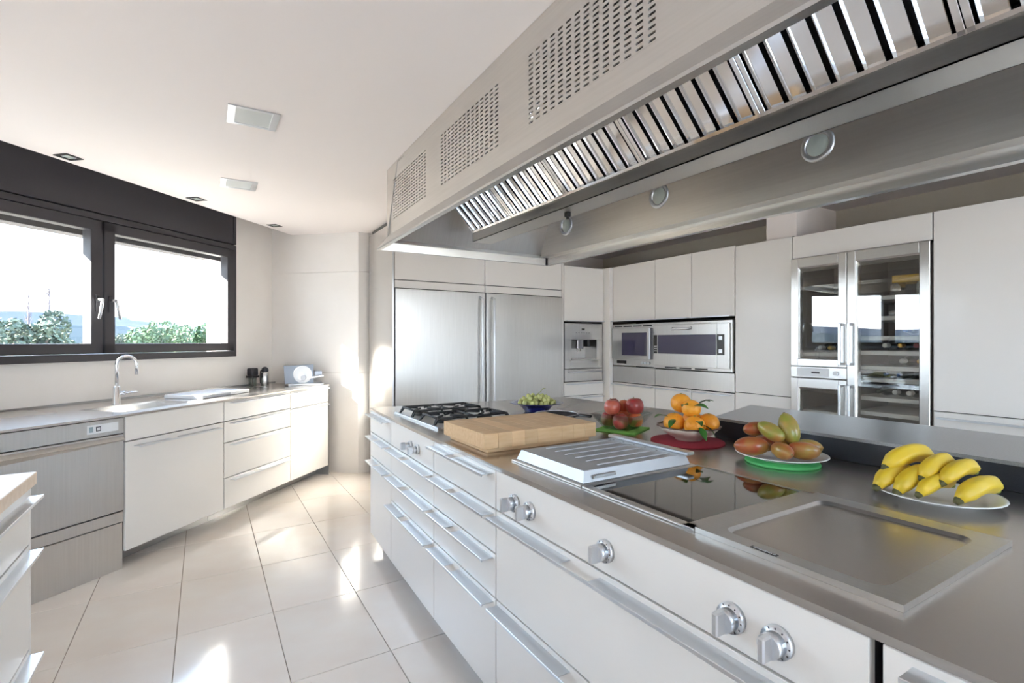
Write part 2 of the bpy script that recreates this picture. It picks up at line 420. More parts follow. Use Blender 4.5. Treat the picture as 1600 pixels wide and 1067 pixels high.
# ------------------------------------------------------------------ cooking appliances set in the worktop
def gtext(parent, s, loc, size, rot, material='lettering'):
    c = bpy.data.curves.new('lettering', 'FONT'); c.body = s; c.size = size; c.extrude = .0002; c.align_x = 'CENTER'; c.align_y = 'CENTER'
    tmp = bpy.data.objects.new('lettering_tmp', c); COL.objects.link(tmp)
    dg = bpy.context.evaluated_depsgraph_get(); me = bpy.data.meshes.new_from_object(tmp.evaluated_get(dg)); bpy.data.objects.remove(tmp)
    me.materials.clear(); me.materials.append(MAT[material])
    return put('lettering', me, parent, loc, rot=rot)
def badge(parent, x, y, z):                   # parent at origin-rotated 0
    bo = B().box(x - .009, x + .001, y - .028, y + .028, z, z + .0015, .0005).build('badge', 'badge', parent)
    gtext(bo, 'GAGGENAU', (x - .004, y, z + .0017), .0085, (0, 0, R(-90)))
# gas hob
t = thing('gas_hob', 'steel gas hob with black cast iron grates beside the wooden block', 'hob', (0, 0, .9102))
B().box(.965, 1.44, 2.28, 2.95, 0, .006, .002).build('hob_plate', 'steel_h', t)
for cx, cy in ((1.08, 2.46), (1.32, 2.46), (1.08, 2.78), (1.32, 2.78)):
    bb = B().lathe([(.0001, .02), (.035, .02), (.045, .014), (.045, .006), (.055, .006), (.055, .004)], 24, c=(cx, cy, 0)).build('burner', 'iron', t)
for cy in (2.46, 2.78):
    g = B()
    for cx in (1.08, 1.32):
        for a in range(4):
            dx, dy = math.cos(R(45 + 90 * a)), math.sin(R(45 + 90 * a))
            g.tube([(cx + dx * .03, cy + dy * .03, .044), (cx + dx * .11, cy + dy * .11, .044), (cx + dx * .145, cy + dy * .145, .007)], .006, 6)
    for sy in (-.105, .105): g.tube([(.98, cy + sy, .007), (1.0, cy + sy, .043), (1.40, cy + sy, .043), (1.425, cy + sy, .007)], .006, 6)
    for xx in (1.0, 1.2, 1.40): g.tube([(xx, cy - .105, .043), (xx, cy + .105, .043)], .006, 6)
    g.build('grate', 'iron', t)
B().box(.966, .985, 2.285, 2.94, .006, .012, .002).build('hob_edge', 'alu', t)
# covered grill: hinged steel lid with pressed ribs
t = thing('grill_cover', 'closed ribbed steel lid over the built-in grill between wooden block and black cooktop', 'lid', (0, 0, .9102))
B().box(.945, 1.45, 1.165, 1.56, 0, .006, .002).build('base_frame', 'steel_h', t)
lid = B(); x0, x1, y0, y1 = .962, 1.435, 1.175, 1.55
lid.add([(x0, y0, .007), (x1, y0, .007), (x1, y1, .007), (x0, y1, .007), (x0 + .012, y0 + .012, .040), (x1 - .012, y0 + .012, .040), (x1 - .012, y1 - .012, .040), (x0 + .012, y1 - .012, .040)],
        [(3, 2, 1, 0), (4, 5, 6, 7), (0, 1, 5, 4), (1, 2, 6, 5), (2, 3, 7, 6), (3, 0, 4, 7)])
lo = lid.build('lid', 'lid_alu', t)
for k in range(6):
    yy = 1.225 + k * .056
    B().tube([(1.06, yy, .040), (1.08, yy, .0415), (1.35, yy, .0415), (1.37, yy, .040)], .0035, 6, flat=.7).build('rib', 'lid_alu', lo)
    B().cyl((1.385, yy, .0395), (1.385, yy, .0405), .004, 10).build('rivet', 'iron', lo)
B().box(1.0, 1.09, 1.1715, 1.1765, .016, .028, .002).build('pull', 'steel', lo)
B().box(1.405, 1.44, 1.16, 1.56, .0402, .052, .003).build('hinge_rail', 'alu', lo)
# black glass cooktop
t = thing('glass_cooktop', 'black glass cooktop flush in the steel worktop reflecting the fruit', 'cooktop', (0, 0, .9102))
b = B(); b.box(.945, .972, .765, 1.158, 0, .006, .002); b.box(1.442, 1.452, .765, 1.158, 0, .006, .001)
b.box(.945, 1.452, 1.150, 1.160, 0, .006, .001); b.box(.945, 1.452, .762, .798, 0, .006, .001)
b.build('trim', 'steel_h', t)
B().box(.973, 1.441, .799, 1.149, 0, .0045, .0008).build('glass_plate', 'black_glass', t)
badge(t, .955, 1.02, .006)
# steel griddle plate
t = thing('griddle', 'recessed polished steel griddle plate with raised rim set in the island worktop', 'griddle', (0, 0, .9102))
def ring(bq, o, i, z0, z1, rc=.03, n=6):
    """frame between outer rectangle o and rounded inner rectangle i, sloping z0 -> z1"""
    cs = []
    for cx, cy, a0 in ((i[1] - rc, i[3] - rc, 0), (i[0] + rc, i[3] - rc, 90), (i[0] + rc, i[2] + rc, 180), (i[1] - rc, i[2] + rc, 270)):
        cs.append([(cx + rc * math.cos(R(a0 + 90 * k / n)), cy + rc * math.sin(R(a0 + 90 * k / n))) for k in range(n + 1)])
    oc = [(o[1], o[3]), (o[0], o[3]), (o[0], o[2]), (o[1], o[2])]
    for q in range(4):
        v = [(*oc[q], z0)] + [(*p, z1) for p in cs[q]]
        bq.add(v, [(0, k, k + 1) for k in range(1, n + 1)])
        bq.add([(*oc[q], z0), (*cs[q][-1], z1), (*cs[(q + 1) % 4][0], z1), (*oc[(q + 1) % 4], z0)], [(0, 1, 2, 3)])
    return [p for c in cs for p in c]
b = B(); ip = ring(b, (.945, 1.45, .362, .76), (.985, 1.40, .405, .72), .012, .011)
ip2 = [(1.1925 + (p[0] - 1.1925) * .965, .5625 + (p[1] - .5625) * .955) for p in ip]; n = len(ip)
b.add([(*p, .011) for p in ip] + [(*p, .0035) for p in ip2], [(i, (i + 1) % n, n + (i + 1) % n, n + i) for i in range(n)], True)
oc = [(.945, .362), (1.45, .362), (1.45, .76), (.945, .76)]
b.add([(*p, 0) for p in oc] + [(*p, .012) for p in oc], [(i, (i + 1) % 4, 4 + (i + 1) % 4, 4 + i) for i in range(4)])
b.build('rim', 'steel_h', t)
b = B(); b.add([(*p, .0036) for p in ip2], [tuple(range(n))]); b.build('cooking_plate', 'worktop_steel', t)
badge(t, .956, .60, .0118)

# ------------------------------------------------------------------ hood above the island
def hx(y): return .0065 * max(0, y - .8) ** 2
hd = thing('range_hood', 'large steel canopy hood with slotted front and baffle filters above the island', 'hood', (1.63, .8, 1.93))
HY0, HY1 = -1.5, 3.22
ys = [HY0, -.5, .3, .8, 1.2, 1.6, 2.0, 2.4, 2.8, HY1]
def strip(bq, prof, ys=ys, bend=True, ends=True):
    """closed profile (x,z) swept along y with the hood's bend"""
    n = len(prof); v = [(x + (hx(y) if bend else 0), y, z) for y in ys for x, z in prof]
    f = [(j * n + k, j * n + (k + 1) % n, (j + 1) * n + (k + 1) % n, (j + 1) * n + k) for j in range(len(ys) - 1) for k in range(n)]
    if ends: f += [tuple(range(n)), tuple((len(ys) - 1) * n + k for k in range(n))]
    return bq.add(v, f)
PAN = [(3.085, 2.495), (2.301, 1.704), (1.499, .893), (.69, .09)]
def seg(a, c, m=6): return [a + (c - a) * k / m for k in range(m + 1)]
fp = B(); XF = .972
ZT, ZP0, ZP1 = 2.449, 2.098, 2.352
strip(fp, [(XF, 2.02), (XF + .012, 2.02), (XF + .012, ZP0), (XF, ZP0)]); strip(fp, [(XF, ZP1), (XF + .012, ZP1), (XF + .012, ZT), (XF, ZT)])
prev = HY1
for a, c in PAN:
    strip(fp, [(XF, ZP0), (XF + .012, ZP0), (XF + .012, ZP1), (XF, ZP1)], seg(a, prev, 3)); prev = c
strip(fp, [(XF, ZP0), (XF + .012, ZP0), (XF + .012, ZP1), (XF, ZP1)], seg(HY0, prev, 3))
# far end panel and rear panel
fp.box(XF + hx(HY1), 2.27, HY1 - .012, HY1, 2.02, ZT); fp.box(2.26, 2.272, HY0, HY1, 2.02, ZT); fp.box(XF, 2.27, HY0, HY0 + .012, 2.02, ZT)
fp.build('shell', 'hood_steel', hd, True)
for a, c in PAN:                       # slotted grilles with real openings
    g = B(); NC, NR = 14, 15; pw, ph = (a - c) / NC, (ZP1 - ZP0) / NR; sl, sh = pw * .30, ph * .21
    for i in range(NC):
        for j in range(NR):
            yc, zc = c + pw * (i + .5), ZP0 + ph * (j + .5)
            o4 = [(yc - pw / 2, zc - ph / 2), (yc + pw / 2, zc - ph / 2), (yc + pw / 2, zc + ph / 2), (yc - pw / 2, zc + ph / 2)]
            i8 = [(yc - sl + sh * .6, zc - sh), (yc + sl - sh * .6, zc - sh), (yc + sl, zc - sh * .4), (yc + sl, zc + sh * .4), (yc + sl - sh * .6, zc + sh), (yc - sl + sh * .6, zc + sh), (yc - sl, zc + sh * .4), (yc - sl, zc - sh * .4)]
            v = [(XF + hx(p[0]), *p) for p in o4 + i8] + [(XF + .005 + hx(p[0]), *p) for p in i8]
            f = [(0, 1, 5, 4), (1, 6, 5), (1, 2, 7, 6), (2, 8, 7), (2, 3, 9, 8), (3, 10, 9), (3, 0, 11, 10), (0, 4, 11)]
            f += [(4 + k, 4 + (k + 1) % 8, 12 + (k + 1) % 8, 12 + k) for k in range(8)]
            g.add(v, f)
    g.build('slotted_grille', 'hood_steel', hd, True)
    B().add([(XF + .05 + hx(y), y, z) for y, z in ((c, ZP0), (a, ZP0), (a, ZP1), (c, ZP1))], [(0, 1, 2, 3)]).build('cavity_shade', 'gap', hd, True)  # near-black sheet stands in for the shaded cavity behind the slots
lp = B()
strip(lp, [(XF, 2.02), (.918, 1.945), (.918, 1.935), (.945, 1.935), (.948, 1.95), (XF + .012, 2.02)])
lp.add([], [])
lp.build('front_lip', 'steel_h', hd, True)
lp = B(); strip(lp, [(2.272, 2.02), (2.325, 1.945), (2.325, 1.935), (2.285, 1.935), (2.283, 1.99), (2.262, 2.02)], bend=False); lp.build('rear_lip', 'steel', hd, True)
lp = B(); xl = .918 + hx(HY1 + .05); xr = 2.325
lp.add([(xl, HY1 + .05, 1.935), (xr, HY1 + .05, 1.935), (xr - .053, HY1, 2.02), (XF + hx(HY1), HY1, 2.02), (xl, HY1 + .05, 1.945), (xr, HY1 + .05, 1.945),
        (xl + .02, HY1 + .02, 1.935), (xr - .03, HY1 + .02, 1.935), (xl + .025, HY1 + .015, 1.985), (xr - .035, HY1 + .015, 1.985)],
       [(0, 1, 5, 4), (4, 5, 2, 3), (0, 6, 7, 1), (6, 8, 9, 7), (8, 3, 2, 9)])
# join side lips to the far lip
lp.add([(xl, HY1 + .05, 1.935), (.918 + hx(HY1), HY1, 1.935), (.918 + hx(HY1), HY1, 1.945), (xl, HY1 + .05, 1.945), (XF + hx(HY1), HY1, 2.02), (.945 + hx(HY1), HY1, 1.935), (xl + .02, HY1 + .02, 1.935)],
       [(0, 1, 2, 3), (3, 2, 4), (0, 6, 5, 1)])
lp.add([(xr, HY1 + .05, 1.935), (xr, HY1, 1.935), (xr, HY1, 1.945), (xr, HY1 + .05, 1.945), (2.272, HY1, 2.02), (2.285, HY1, 1.935), (xr - .03, HY1 + .02, 1.935)],
       [(0, 1, 2, 3), (3, 2, 4), (0, 6, 5, 1)])
lp.build('end_lip', 'steel', hd, True)
# inside: end slope, rear wall, gutter rail, filters
ii = B(); ii.add([(1.0, HY1 - .02, 2.0), (2.27, HY1 - .02, 2.0), (2.27, 2.99, 2.43), (1.0, 2.99, 2.43)], [(0, 1, 2, 3)]); ii.build('end_slope', 'steel_h', hd, True)
ii = B(); ii.box(2.20, 2.208, HY0 + .02, HY1 - .03, 1.99, 2.44); ii.box(2.20, 2.283, HY0 + .02, HY1 - .02, 1.985, 1.991); ii.build('rear_inner_wall', 'hood_steel', hd, True)
ii = B(); ii.box(1.0, 2.2, HY0 + .02, 2.99, 2.43, 2.44); ii.build('inner_top', 'steel', hd, True)
FY1 = 2.95
ii = B(); ii.box(1.50, 1.64, HY0 + .02, FY1 + .015, 1.992, 1.996); ii.box(1.50, 1.504, HY0 + .02, FY1 + .015, 1.992, 2.052); ii.box(1.636, 1.64, HY0 + .02, FY1 + .015, 1.992, 2.052)
ii.box(1.50, 1.64, FY1 + .010, FY1 + .015, 1.992, 2.05); ii.build('gutter_rail', 'hood_steel', hd, True)
ii = B(); ii.add([(1.13, FY1 + .012, 2.43), (1.50, FY1 + .012, 2.05), (1.64, FY1 + .012, 2.05), (2.0, FY1 + .012, 2.43)], [(0, 1, 2, 3)]); ii.build('filter_end_plate', 'steel_h', hd, True)
ii = B(); ii.box(1.55, 1.575, 2.02, 2.045, 1.968, 1.992, .002); ii.cyl((1.5625, 2.0325, 1.955), (1.5625, 2.0325, 1.97), .007); ii.build('drain_plug', 'iron', hd, True)
ii = B(); ii.add([(1.64, HY0 + .02, 2.05), (1.64, FY1, 2.05), (2.0, FY1, 2.43), (2.0, HY0 + .02, 2.43)], [(0, 1, 2, 3)]); ii.build('bounce_plate', 'steel', hd, True)  # added steel plate reflecting light from below onto the rear inner wall
S45 = math.sin(math.atan2(.38, .37)); C45 = math.cos(math.atan2(.38, .37)); FL = .52
FM = lambda y: Matrix.Translation((1.503, y, 2.055)) @ Matrix(((-C45, 0, S45, 0), (0, 1, 0, 0), (S45, 0, C45, 0), (0, 0, 0, 1)))
# filter frame: local x up the slope, y along the hood, z = outward normal pointing back/up
NB = 7; FW = .50
baffle = B()
prof = [(-.026, -.008), (-.022, -.0), (.020, .003), (.025, -.005), (.025, -.011), (.020, -.001), (-.022, -.004), (-.026, -.012)]
nn = len(prof)
baffle.add([(x, p[0], p[1]) for x in (.012, FL - .01) for p in prof], [(k, (k + 1) % nn, nn + (k + 1) % nn, nn + k) for k in range(nn)])
baffle_me = baffle.mesh('baffle', 'polished')
fr = B(); fr.box(0, FL, 0, .016, -.014, .004, .001); fr.box(0, FL, FW - .018, FW - .002, -.014, .004, .001); fr.box(0, .012, 0, FW, -.014, .004); fr.box(FL - .012, FL, 0, FW, -.014, .004)
frame_me = fr.mesh('filter_frame', 'polished')
fback = B().add([(.01, .01, .03), (FL - .01, .01, .03), (FL - .01, FW - .01, .03), (.01, FW - .01, .03)], [(0, 1, 2, 3)]).mesh('baffle_gap_shade', 'iron')  # dark sheet paints the shade seen between the baffles
hinv = MW[hd.name].inverted()
for k in range(9):
    y0 = FY1 - (k + 1) * FW
    if y0 < HY0: break
    M = hinv @ FM(y0)
    fo = put('filter_frame', frame_me, hd); fo.matrix_local = M; MW[fo.name] = MW[hd.name] @ M
    put('baffle_gap_shade', fback, fo)
    for q in range(NB): put('baffle', baffle_me, fo, (0, .016 + (FW - .034) * (q + .5) / NB, 0))
for k, yy in enumerate((1.149, 2.017, 2.877, .283, -.6)):
    lm = B(); M = Matrix.Translation((2.2, yy, 2.165)) @ Matrix.Rotation(R(-90), 4, 'Y')
    lm.lathe([(.0001, -.02), (.045, -.02), (.048, .004), (.052, .008), (.066, .008), (.070, .001), (.070, -.001)], 36, M=M)
    lo = lm.build('hood_lamp', 'alu', hd, True)
    lm = B(); lm.lathe([(.0001, .007), (.025, .006), (.045, .001)], 28, M=M); lm.build('lamp_lens', 'lamp_glass', lo, True)

# ------------------------------------------------------------------ fridge wall, fronts at Y = 4.4
FYf = 4.4
t = thing('side_panel', 'tall brushed steel panel closing the side of the fridge cabinet', 'panel', (1.43, FYf, 0))
B().box(-.008, .008, -.01, .72, 0, 2.4, .001).build('sheet', 'steel', t)
B().box(-.0085, .0085, -.012, -.0102, 0, 2.4).build('edge_strip', 'alu', t)
for nm, x0, x1, hxp, lab in (('fridge', 1.444, 2.36, 2.30, 'brushed steel fridge door unit beside the tall steel side panel'), ('freezer', 2.362, 3.306, 2.43, 'brushed steel fridge door unit beside the built-in coffee machine')):
    w = x1 - x0; t = thing('refrigerator', lab, 'refrigerator', (x0, FYf, 0), 0, 'pair of steel fridges')
    B().box(.004, w - .004, .03, .70, .10, 1.84).build('body', 'body_gap_shade', t)
    B().box(.004, w - .004, .06, .70, .0, .10).build('plinth', 'plinth', t)
    dr = B().box(.004, w - .004, -.02, .028, .11, 1.815, .004).build('door', 'steel_h', t)
    h = B(); hh = hxp - x0
    h.tube([(hh, -.02, 1.77), (hh, -.065, 1.755), (hh, -.07, 1.73), (hh, -.07, .60), (hh, -.065, .575), (hh, -.02, .56)], .012, 12); h.build('handle', 'alu', dr)
    t = thing('overhead_cabinet', 'cream overhead flap cabinet above the ' + ('steel fridge beside the side panel' if nm == 'fridge' else 'steel fridge beside the coffee machine'), 'cabinet', (x0, FYf, 1.845), 0, 'cabinets over the fridges')
    B().box(.002, w - .002, .022, .70, 0, .60).build('body', 'body_gap_shade', t)
    front(t, 0, w, -.025, .048, 'trim_strip'); front(t, 0, w, .05, .60, 'flap')
x0, w = 3.332, .565
t = thing('coffee_cabinet', 'cream tall corner unit housing the built-in coffee machine', 'cabinet', (x0, FYf, 0))
B().box(0, w, .35, .70, 0, 2.17).build('body', 'body_gap_shade', t)
b = B(); b.box(0, .012, .022, .35, 0, 2.17); b.box(w - .012, w, .022, .35, 0, 2.17); b.box(.012, w - .012, .022, .35, 1.555, 2.16); b.box(.012, w - .012, .022, .35, .02, .88); b.build('carcass_frame', 'body_gap_shade', t)
front(t, 0, w, 1.56, 2.17, 'door', h=1, hz=1.568, cut=False)
front(t, 0, w, .74, .895, h=1); front(t, 0, w, .42, .74, h=1); front(t, 0, w, .10, .42, h=1)
B().box(0, w, .06, .30, 0, .098).build('plinth', 'plinth', t)
t = thing('coffee_machine', 'built-in steel coffee machine with open dispensing niche', 'coffee machine', (x0 + .014, FYf, 1.04)); ww_ = w - .028
b = B(); nz0, nz1, nx0, nx1 = .10, .32, .09, .45
b.box(0, ww_, 0, .33, 0, nz0, .002); b.box(0, ww_, 0, .33, nz1, .50, .002); b.box(0, nx0, 0, .33, nz0, nz1); b.box(nx1, ww_, 0, .33, nz0, nz1); b.box(nx0, nx1, .2, .33, nz0, nz1)
b.build('housing', 'steel_h', t)
b = B(); b.box(.21, .29, .04, .2, .22, .32, .004); b.cyl((.23, .07, .19), (.23, .07, .22), .008); b.cyl((.27, .07, .19), (.27, .07, .22), .008); b.build('spout', 'steel', t)
B().box(.36, .40, .05, .2, .24, .32, .004).build('milk_spout', 'black_plastic', t)
B().box(nx0 + .01, nx1 - .01, .0, .19, nz0, nz0 + .012).build('drip_tray', 'steel', t)
b = B(); b.box(.235, .275, -.002, 0, .425, .445); b.build('display', 'black_glass', t)
b = B()
for k in range(6): b.box(.15 + .036 * k, .168 + .036 * k, -.0012, 0, .395, .399)
b.build('button_marks', 'dial_ink', t)
B().box(.07, ww_ - .05, -.004, 0, .005, .095, .002).build('water_flap', 'steel', t)
t = thing('warming_drawer', 'slim steel warming drawer below the coffee machine', 'drawer', (x0 + .014, FYf, .9))
B().box(0, ww_, 0, .33, 0, .134, .002).build('drawer_front', 'steel_h', t)
h = B(); h.cyl((.03, -.035, .105), (ww_ - .03, -.035, .105), .009); h.cyl((.05, 0, .105), (.05, -.035, .105), .007); h.cyl((ww_ - .05, 0, .105), (ww_ - .05, -.035, .105), .007); h.build('handle', 'alu', t)
tag(B().box(3.899, 3.949, 4.30, 4.44, 0, 2.17, .001).build('corner_filler', 'lacquer'), 'narrow cream filler strip in the inner corner of the tall units', 'panel')
tag(B().box(3.31, 3.331, 4.402, 5.1, 0, 2.44, .001).build('partition_panel', 'lacquer'), 'thin cream partition between fridge and coffee machine cabinet', 'panel')

# ------------------------------------------------------------------ oven wall, fronts at X = 3.95 facing the island; local x runs toward -Y
OX = 3.95
def owall(name, label, cat, ya, yb, group=None):
    t = thing(name, label, cat, (OX, ya, 0), R(-90), group); return t, ya - yb
t, w = owall('oven_housing', 'cream base and back unit that carries both ovens', 'cabinet', 4.30, 2.76)
B().box(0, w, .36, .60, 0, 2.17).build('body', 'body_gap_shade', t)
B().box(0, w, .024, .36, .1, .87).build('base_body', 'body_gap_shade', t); B().box(0, w, .06, .36, 0, .1).build('plinth', 'plinth', t)
yy = [4.30, 3.673, 3.218, 2.76]
for k in range(3):
    a, c = 4.30 - yy[k], 4.30 - yy[k + 1]
    front(t, a, c, .56, .885, h=1); front(t, a, c, .10, .56, h=1)
front(t, 0, 4.30 - 3.673, .888, 1.068, 'steel_strip', 'steel_h'); front(t, 4.30 - 3.673, w, .888, 1.062, 'steel_strip', 'steel_h')
names = ['above the small steam oven', 'above the wide oven next to the steam oven side', 'above the wide oven beside the plain tall door']
for k in range(3):
    t, w = owall('wall_cabinet', 'cream wall cabinet ' + names[k], 'cabinet', yy[k], yy[k + 1], 'wall cabinets over the ovens')
    B().box(.001, w - .001, .022, .355, 1.565, 2.17).build('body', 'body_gap_shade', t)
    front(t, 0, w, 1.56, 2.18, 'door', h=1, hz=1.567, cut=False)
# steam oven
t, w = owall('steam_oven', 'small steel steam oven with square glass window', 'oven', 4.295, 3.68)
t.location.z = 1.075; MW[t.name] = Matrix.Translation((OX, 4.295, 1.075)) @ Matrix.Rotation(R(-90), 4, 'Z')
B().box(0, w, .0, .35, 0, .455, .002).build('housing', 'steel_h', t)
b = B()
for k in range(4): b.box(.02 + k * .145, .145 + k * .145, -.0015, .0, .424, .436)
b.build('vent_slots', 'gap', t)
d = B().box(.01, w - .05, -.03, -.001, .075, .41, .004).build('oven_door', 'steel_h', t)
B().box(.17, w - .08, -.0315, -.030, .115, .36, .001).build('oven_window', 'oven_glass', d)
h = B(); h.box(w - .045, w - .02, -.045, 0, .08, .405, .004); h.build('handle', 'alu', t)
B().box(.06, .21, -.002, 0, .022, .056, .001).build('display', 'black_glass', t)
for k in range(3): B().cyl((w - .16 + k * .045, -.022, .04), (w - .16 + k * .045, 0, .04), .015, 16).build('knob', 'alu', t)
# wide oven
t, w = owall('wide_oven', 'wide steel oven with long dark violet glass window', 'oven', 3.665, 2.765)
t.location.z = 1.07; MW[t.name] = Matrix.Translation((OX, 3.665, 1.07)) @ Matrix.Rotation(R(-90), 4, 'Z')
B().box(0, w, -.03, .35, 0, .46, .003).build('housing', 'steel_h', t)
d = B().box(.07, w - .14, -.055, -.031, .03, .435, .004).build('oven_door', 'steel_h', t)
B().box(.02, .0695, -.05, -.0305, .03, .435, .003).build('left_trim', 'steel_h', t); B().box(w - .1385, w - .015, -.05, -.0305, .03, .435, .003).build('right_trim', 'steel_h', t)
B().box(.08, w - .142, -.057, -.055, .15, .335, .001).build('oven_window', 'oven_glass', d)
B().box(.022, .0695, -.052, -.05, .15, .335, .001).build('touch_strip', 'black_glass', t)
b = B()
for i in range(2):
    for j in range(3): b.box(.032 + i * .018, .042 + i * .018, -.0527, -.052, .17 + j * .022, .182 + j * .022)
b.build('key_marks', 'lettering', t)
B().box(w - .1375, w - .06, -.052, -.05, .15, .335, .001).build('control_panel', 'black_glass', t)
for zz in (.185, .30): B().box(w - .115, w - .08, -.060, -.052, zz - .018, zz + .018, .003).build('knob', 'alu', t)
h = B(); h.tube([(.27, -.055, .40), (.29, -.095, .392), (.47, -.095, .392), (.49, -.055, .40)], .011, 10); h.build('handle', 'alu', d)
b = B()
for k in range(3): b.box(.15 + .18 * k, .29 + .18 * k, -.0315, -.03, .008, .02)
b.build('vent_slots', 'gap', t)
# tall cream door
t, w = owall('tall_cabinet', 'plain tall cream cabinet between the ovens and the wine cooler', 'cabinet', 2.757, 2.256)
body(t, w, .60, .10, 2.17); front(t, 0, w, .90, 2.17, 'door'); front(t, 0, w, .50, .90, h=0); front(t, 0, w, .10, .50)
t, w = owall('tall_cabinet', 'plain tall cream cabinet on the far side of the wine cooler from the ovens', 'cabinet', 1.355, .45)
body(t, w, .60, .10, 2.16); front(t, 0, w, .90, 2.165, 'door'); front(t, 0, w, .50, .90, h=1, hz=.862, cut=False, hm=.03); front(t, 0, w, .10, .50, h=1)
for k in range(2):
    t, w = owall('tall_cabinet', ('cream tall cabinet next after the one beside the wine cooler', 'cream tall cabinet at the end of the oven wall')[k], 'cabinet', .447 - .9 * k, -.45 - .9 * k)
    body(t, w, .60, .10, 2.16); front(t, 0, w, .90, 2.165, 'door'); front(t, 0, w, .50, .90, h=1); front(t, 0, w, .10, .50, h=1)
# wine cooler
t, w = owall('wine_cooler_cabinet', 'cream fascia board above the wine cooler doors', 'panel', 2.254, 1.357)
front(t, 0, w, 1.985, 2.165, 'fascia'); B().box(0, w, .022, .6, 1.99, 2.165).build('body', 'body_gap_shade', t)
t, w = owall('wine_cooler', 'steel framed glass door wine cooler with shelves of bottles', 'wine cooler', 2.252, 1.36)
sx = 2.252 - 1.847
b = B(); b.box(0, .02, .03, .6, .02, 1.975); b.box(w - .02, w, .03, .6, .02, 1.975); b.box(sx - .012, sx + .012, .03, .6, .1, 1.975); b.box(.02, w - .02, .58, .6, .02, 1.975)
b.box(.02, w - .02, .03, .58, 1.955, 1.975); b.box(.02, w - .02, .03, .58, .02, .10); b.box(.02, sx - .012, .03, .58, 1.06, 1.15)
b.build('liner', 'fridge_liner', t)
def gdoor(x0, x1, z0, z1, hx_, hz0, hz1, fw=.055):
    f = B(); f.box(x0, x0 + fw, -.03, .012, z0, z1, .003); f.box(x1 - fw, x1, -.03, .012, z0, z1, .003); f.box(x0 + fw, x1 - fw, -.03, .012, z0, z0 + fw, .003); f.box(x0 + fw, x1 - fw, -.03, .012, z1 - fw * 1.3, z1, .003)
    # inner bevelled reveal
    a0, a1, c0, c1 = x0 + fw, x1 - fw, z0 + fw, z1 - fw * 1.3; e_ = .016
    f.add([(a0, -.02, c0), (a1, -.02, c0), (a1, -.02, c1), (a0, -.02, c1), (a0 + e_, .012, c0 + e_), (a1 - e_, .012, c0 + e_), (a1 - e_, .012, c1 - e_ * 2), (a0 + e_, .012, c1 - e_ * 2)],
          [(0, 1, 5, 4), (1, 2, 6, 5), (2, 3, 7, 6), (3, 0, 4, 7)])
    d = f.build('glass_door', 'steel', t)
    B().box(x0 + fw + .002, x1 - fw - .002, -.012, -.006, z0 + fw, z1 - fw * 1.3).build('pane', 'cooler_glass', d)
    h = B(); h.box(hx_ - .009, hx_ + .009, -.075, -.062, hz0, hz1, .003); h.box(hx_ - .009, hx_ + .009, -.065, -.03, hz0, hz0 + .018); h.box(hx_ - .009, hx_ + .009, -.065, -.03, hz1 - .018, hz1); h.build('handle', 'alu', d)
gdoor(.002, sx - .002, 1.153, 1.98, sx - .03, 1.17, 1.47)
gdoor(.002, sx - .002, .11, 1.06, sx - .03, .55, 1.03)
gdoor(sx + .002, w - .002, .11, 1.98, sx + .03, 1.17, 1.47)
B().box(.002, sx - .002, -.028, .02, 1.066, 1.148, .003).build('control_panel', 'steel_h', t)
B().box(.05, sx - .12, -.030, -.028, 1.074, 1.14, .001).build('control_plate', 'white_plastic', t)
B().box(.16, .22, -.0312, -.030, 1.10, 1.112).build('display', 'dial_ink', t)
B().cyl((sx - .07, -.045, 1.107), (sx - .07, -.028, 1.107), .016, 18).build('knob', 'white_plastic', t)
SH = [1.642, 1.50, 1.363, 1.26, 1.155, 1.071, .94, .834, .68, .50, .30]
for z in SH: B().box(sx + .02, w - .025, .05, .56, z - .014, z + .014, .002).build('shelf', 'shelf_white', t)
for z in (1.24, .80, .60, .40): B().box(.025, sx - .02, .05, .56, z - .012, z + .012, .002).build('shelf', 'shelf_white', t)
h = B(); h.box(sx + .021, sx + .039, -.075, -.062, .55, 1.03, .003); h.box(sx + .021, sx + .039, -.065, -.03, 1.01, 1.03); h.box(sx + .021, sx + .039, -.065, -.03, .55, .57); h.build('handle', 'alu', t)
def bottle(x, z, capm, lab, s=1.0):
    o = thing('wine_bottle', lab, 'bottle', (OX + .075, 2.252 - x, z + .0385 * s), 0, 'bottles lying in the wine cooler'); o.scale = (s, s, s)
    M = Matrix.Rotation(R(90), 4, 'Y')
    B().lathe([(.0001, .285), (.036, .28), (.0375, .26), (.0375, .12), (.030, .09), (.0145, .06), (.0145, .012)], 16, M=M).build('bottle_body', 'bottle_glass', o)
    B().lathe([(.0155, .055), (.016, .0), (.012, -.002), (.0001, -.002)], 14, M=M).build('capsule', capm, o)
xs = lambda px: px
rows = [(3, ((.72, 'foil_blue', 'blue'), (.83, 'foil_white', 'white'))), (4, ((.60, 'foil_white', 'white'), (.69, 'foil_gold', 'gold'), (.78, 'foil_red', 'red'))),
        (5, ((.70, 'foil_white', 'white'), (.80, 'foil_gold', 'gold'))), (6, ((.60, 'foil_blue', 'blue'), (.68, 'foil_blue', 'blue'), (.82, 'foil_white', 'white'))),
        (7, ((.56, 'bottle_glass', 'dark'), (.66, 'foil_white', 'white'), (.74, 'foil_white', 'white'), (.83, 'foil_red', 'red')))]
import collections
seen = collections.Counter()
ordn = {3: 'shelf below the foil parcels', 4: 'shelf with the silver foil ball', 5: 'fifth shelf from the top', 6: 'shelf of blue capped bottles', 7: 'seventh shelf from the top'}
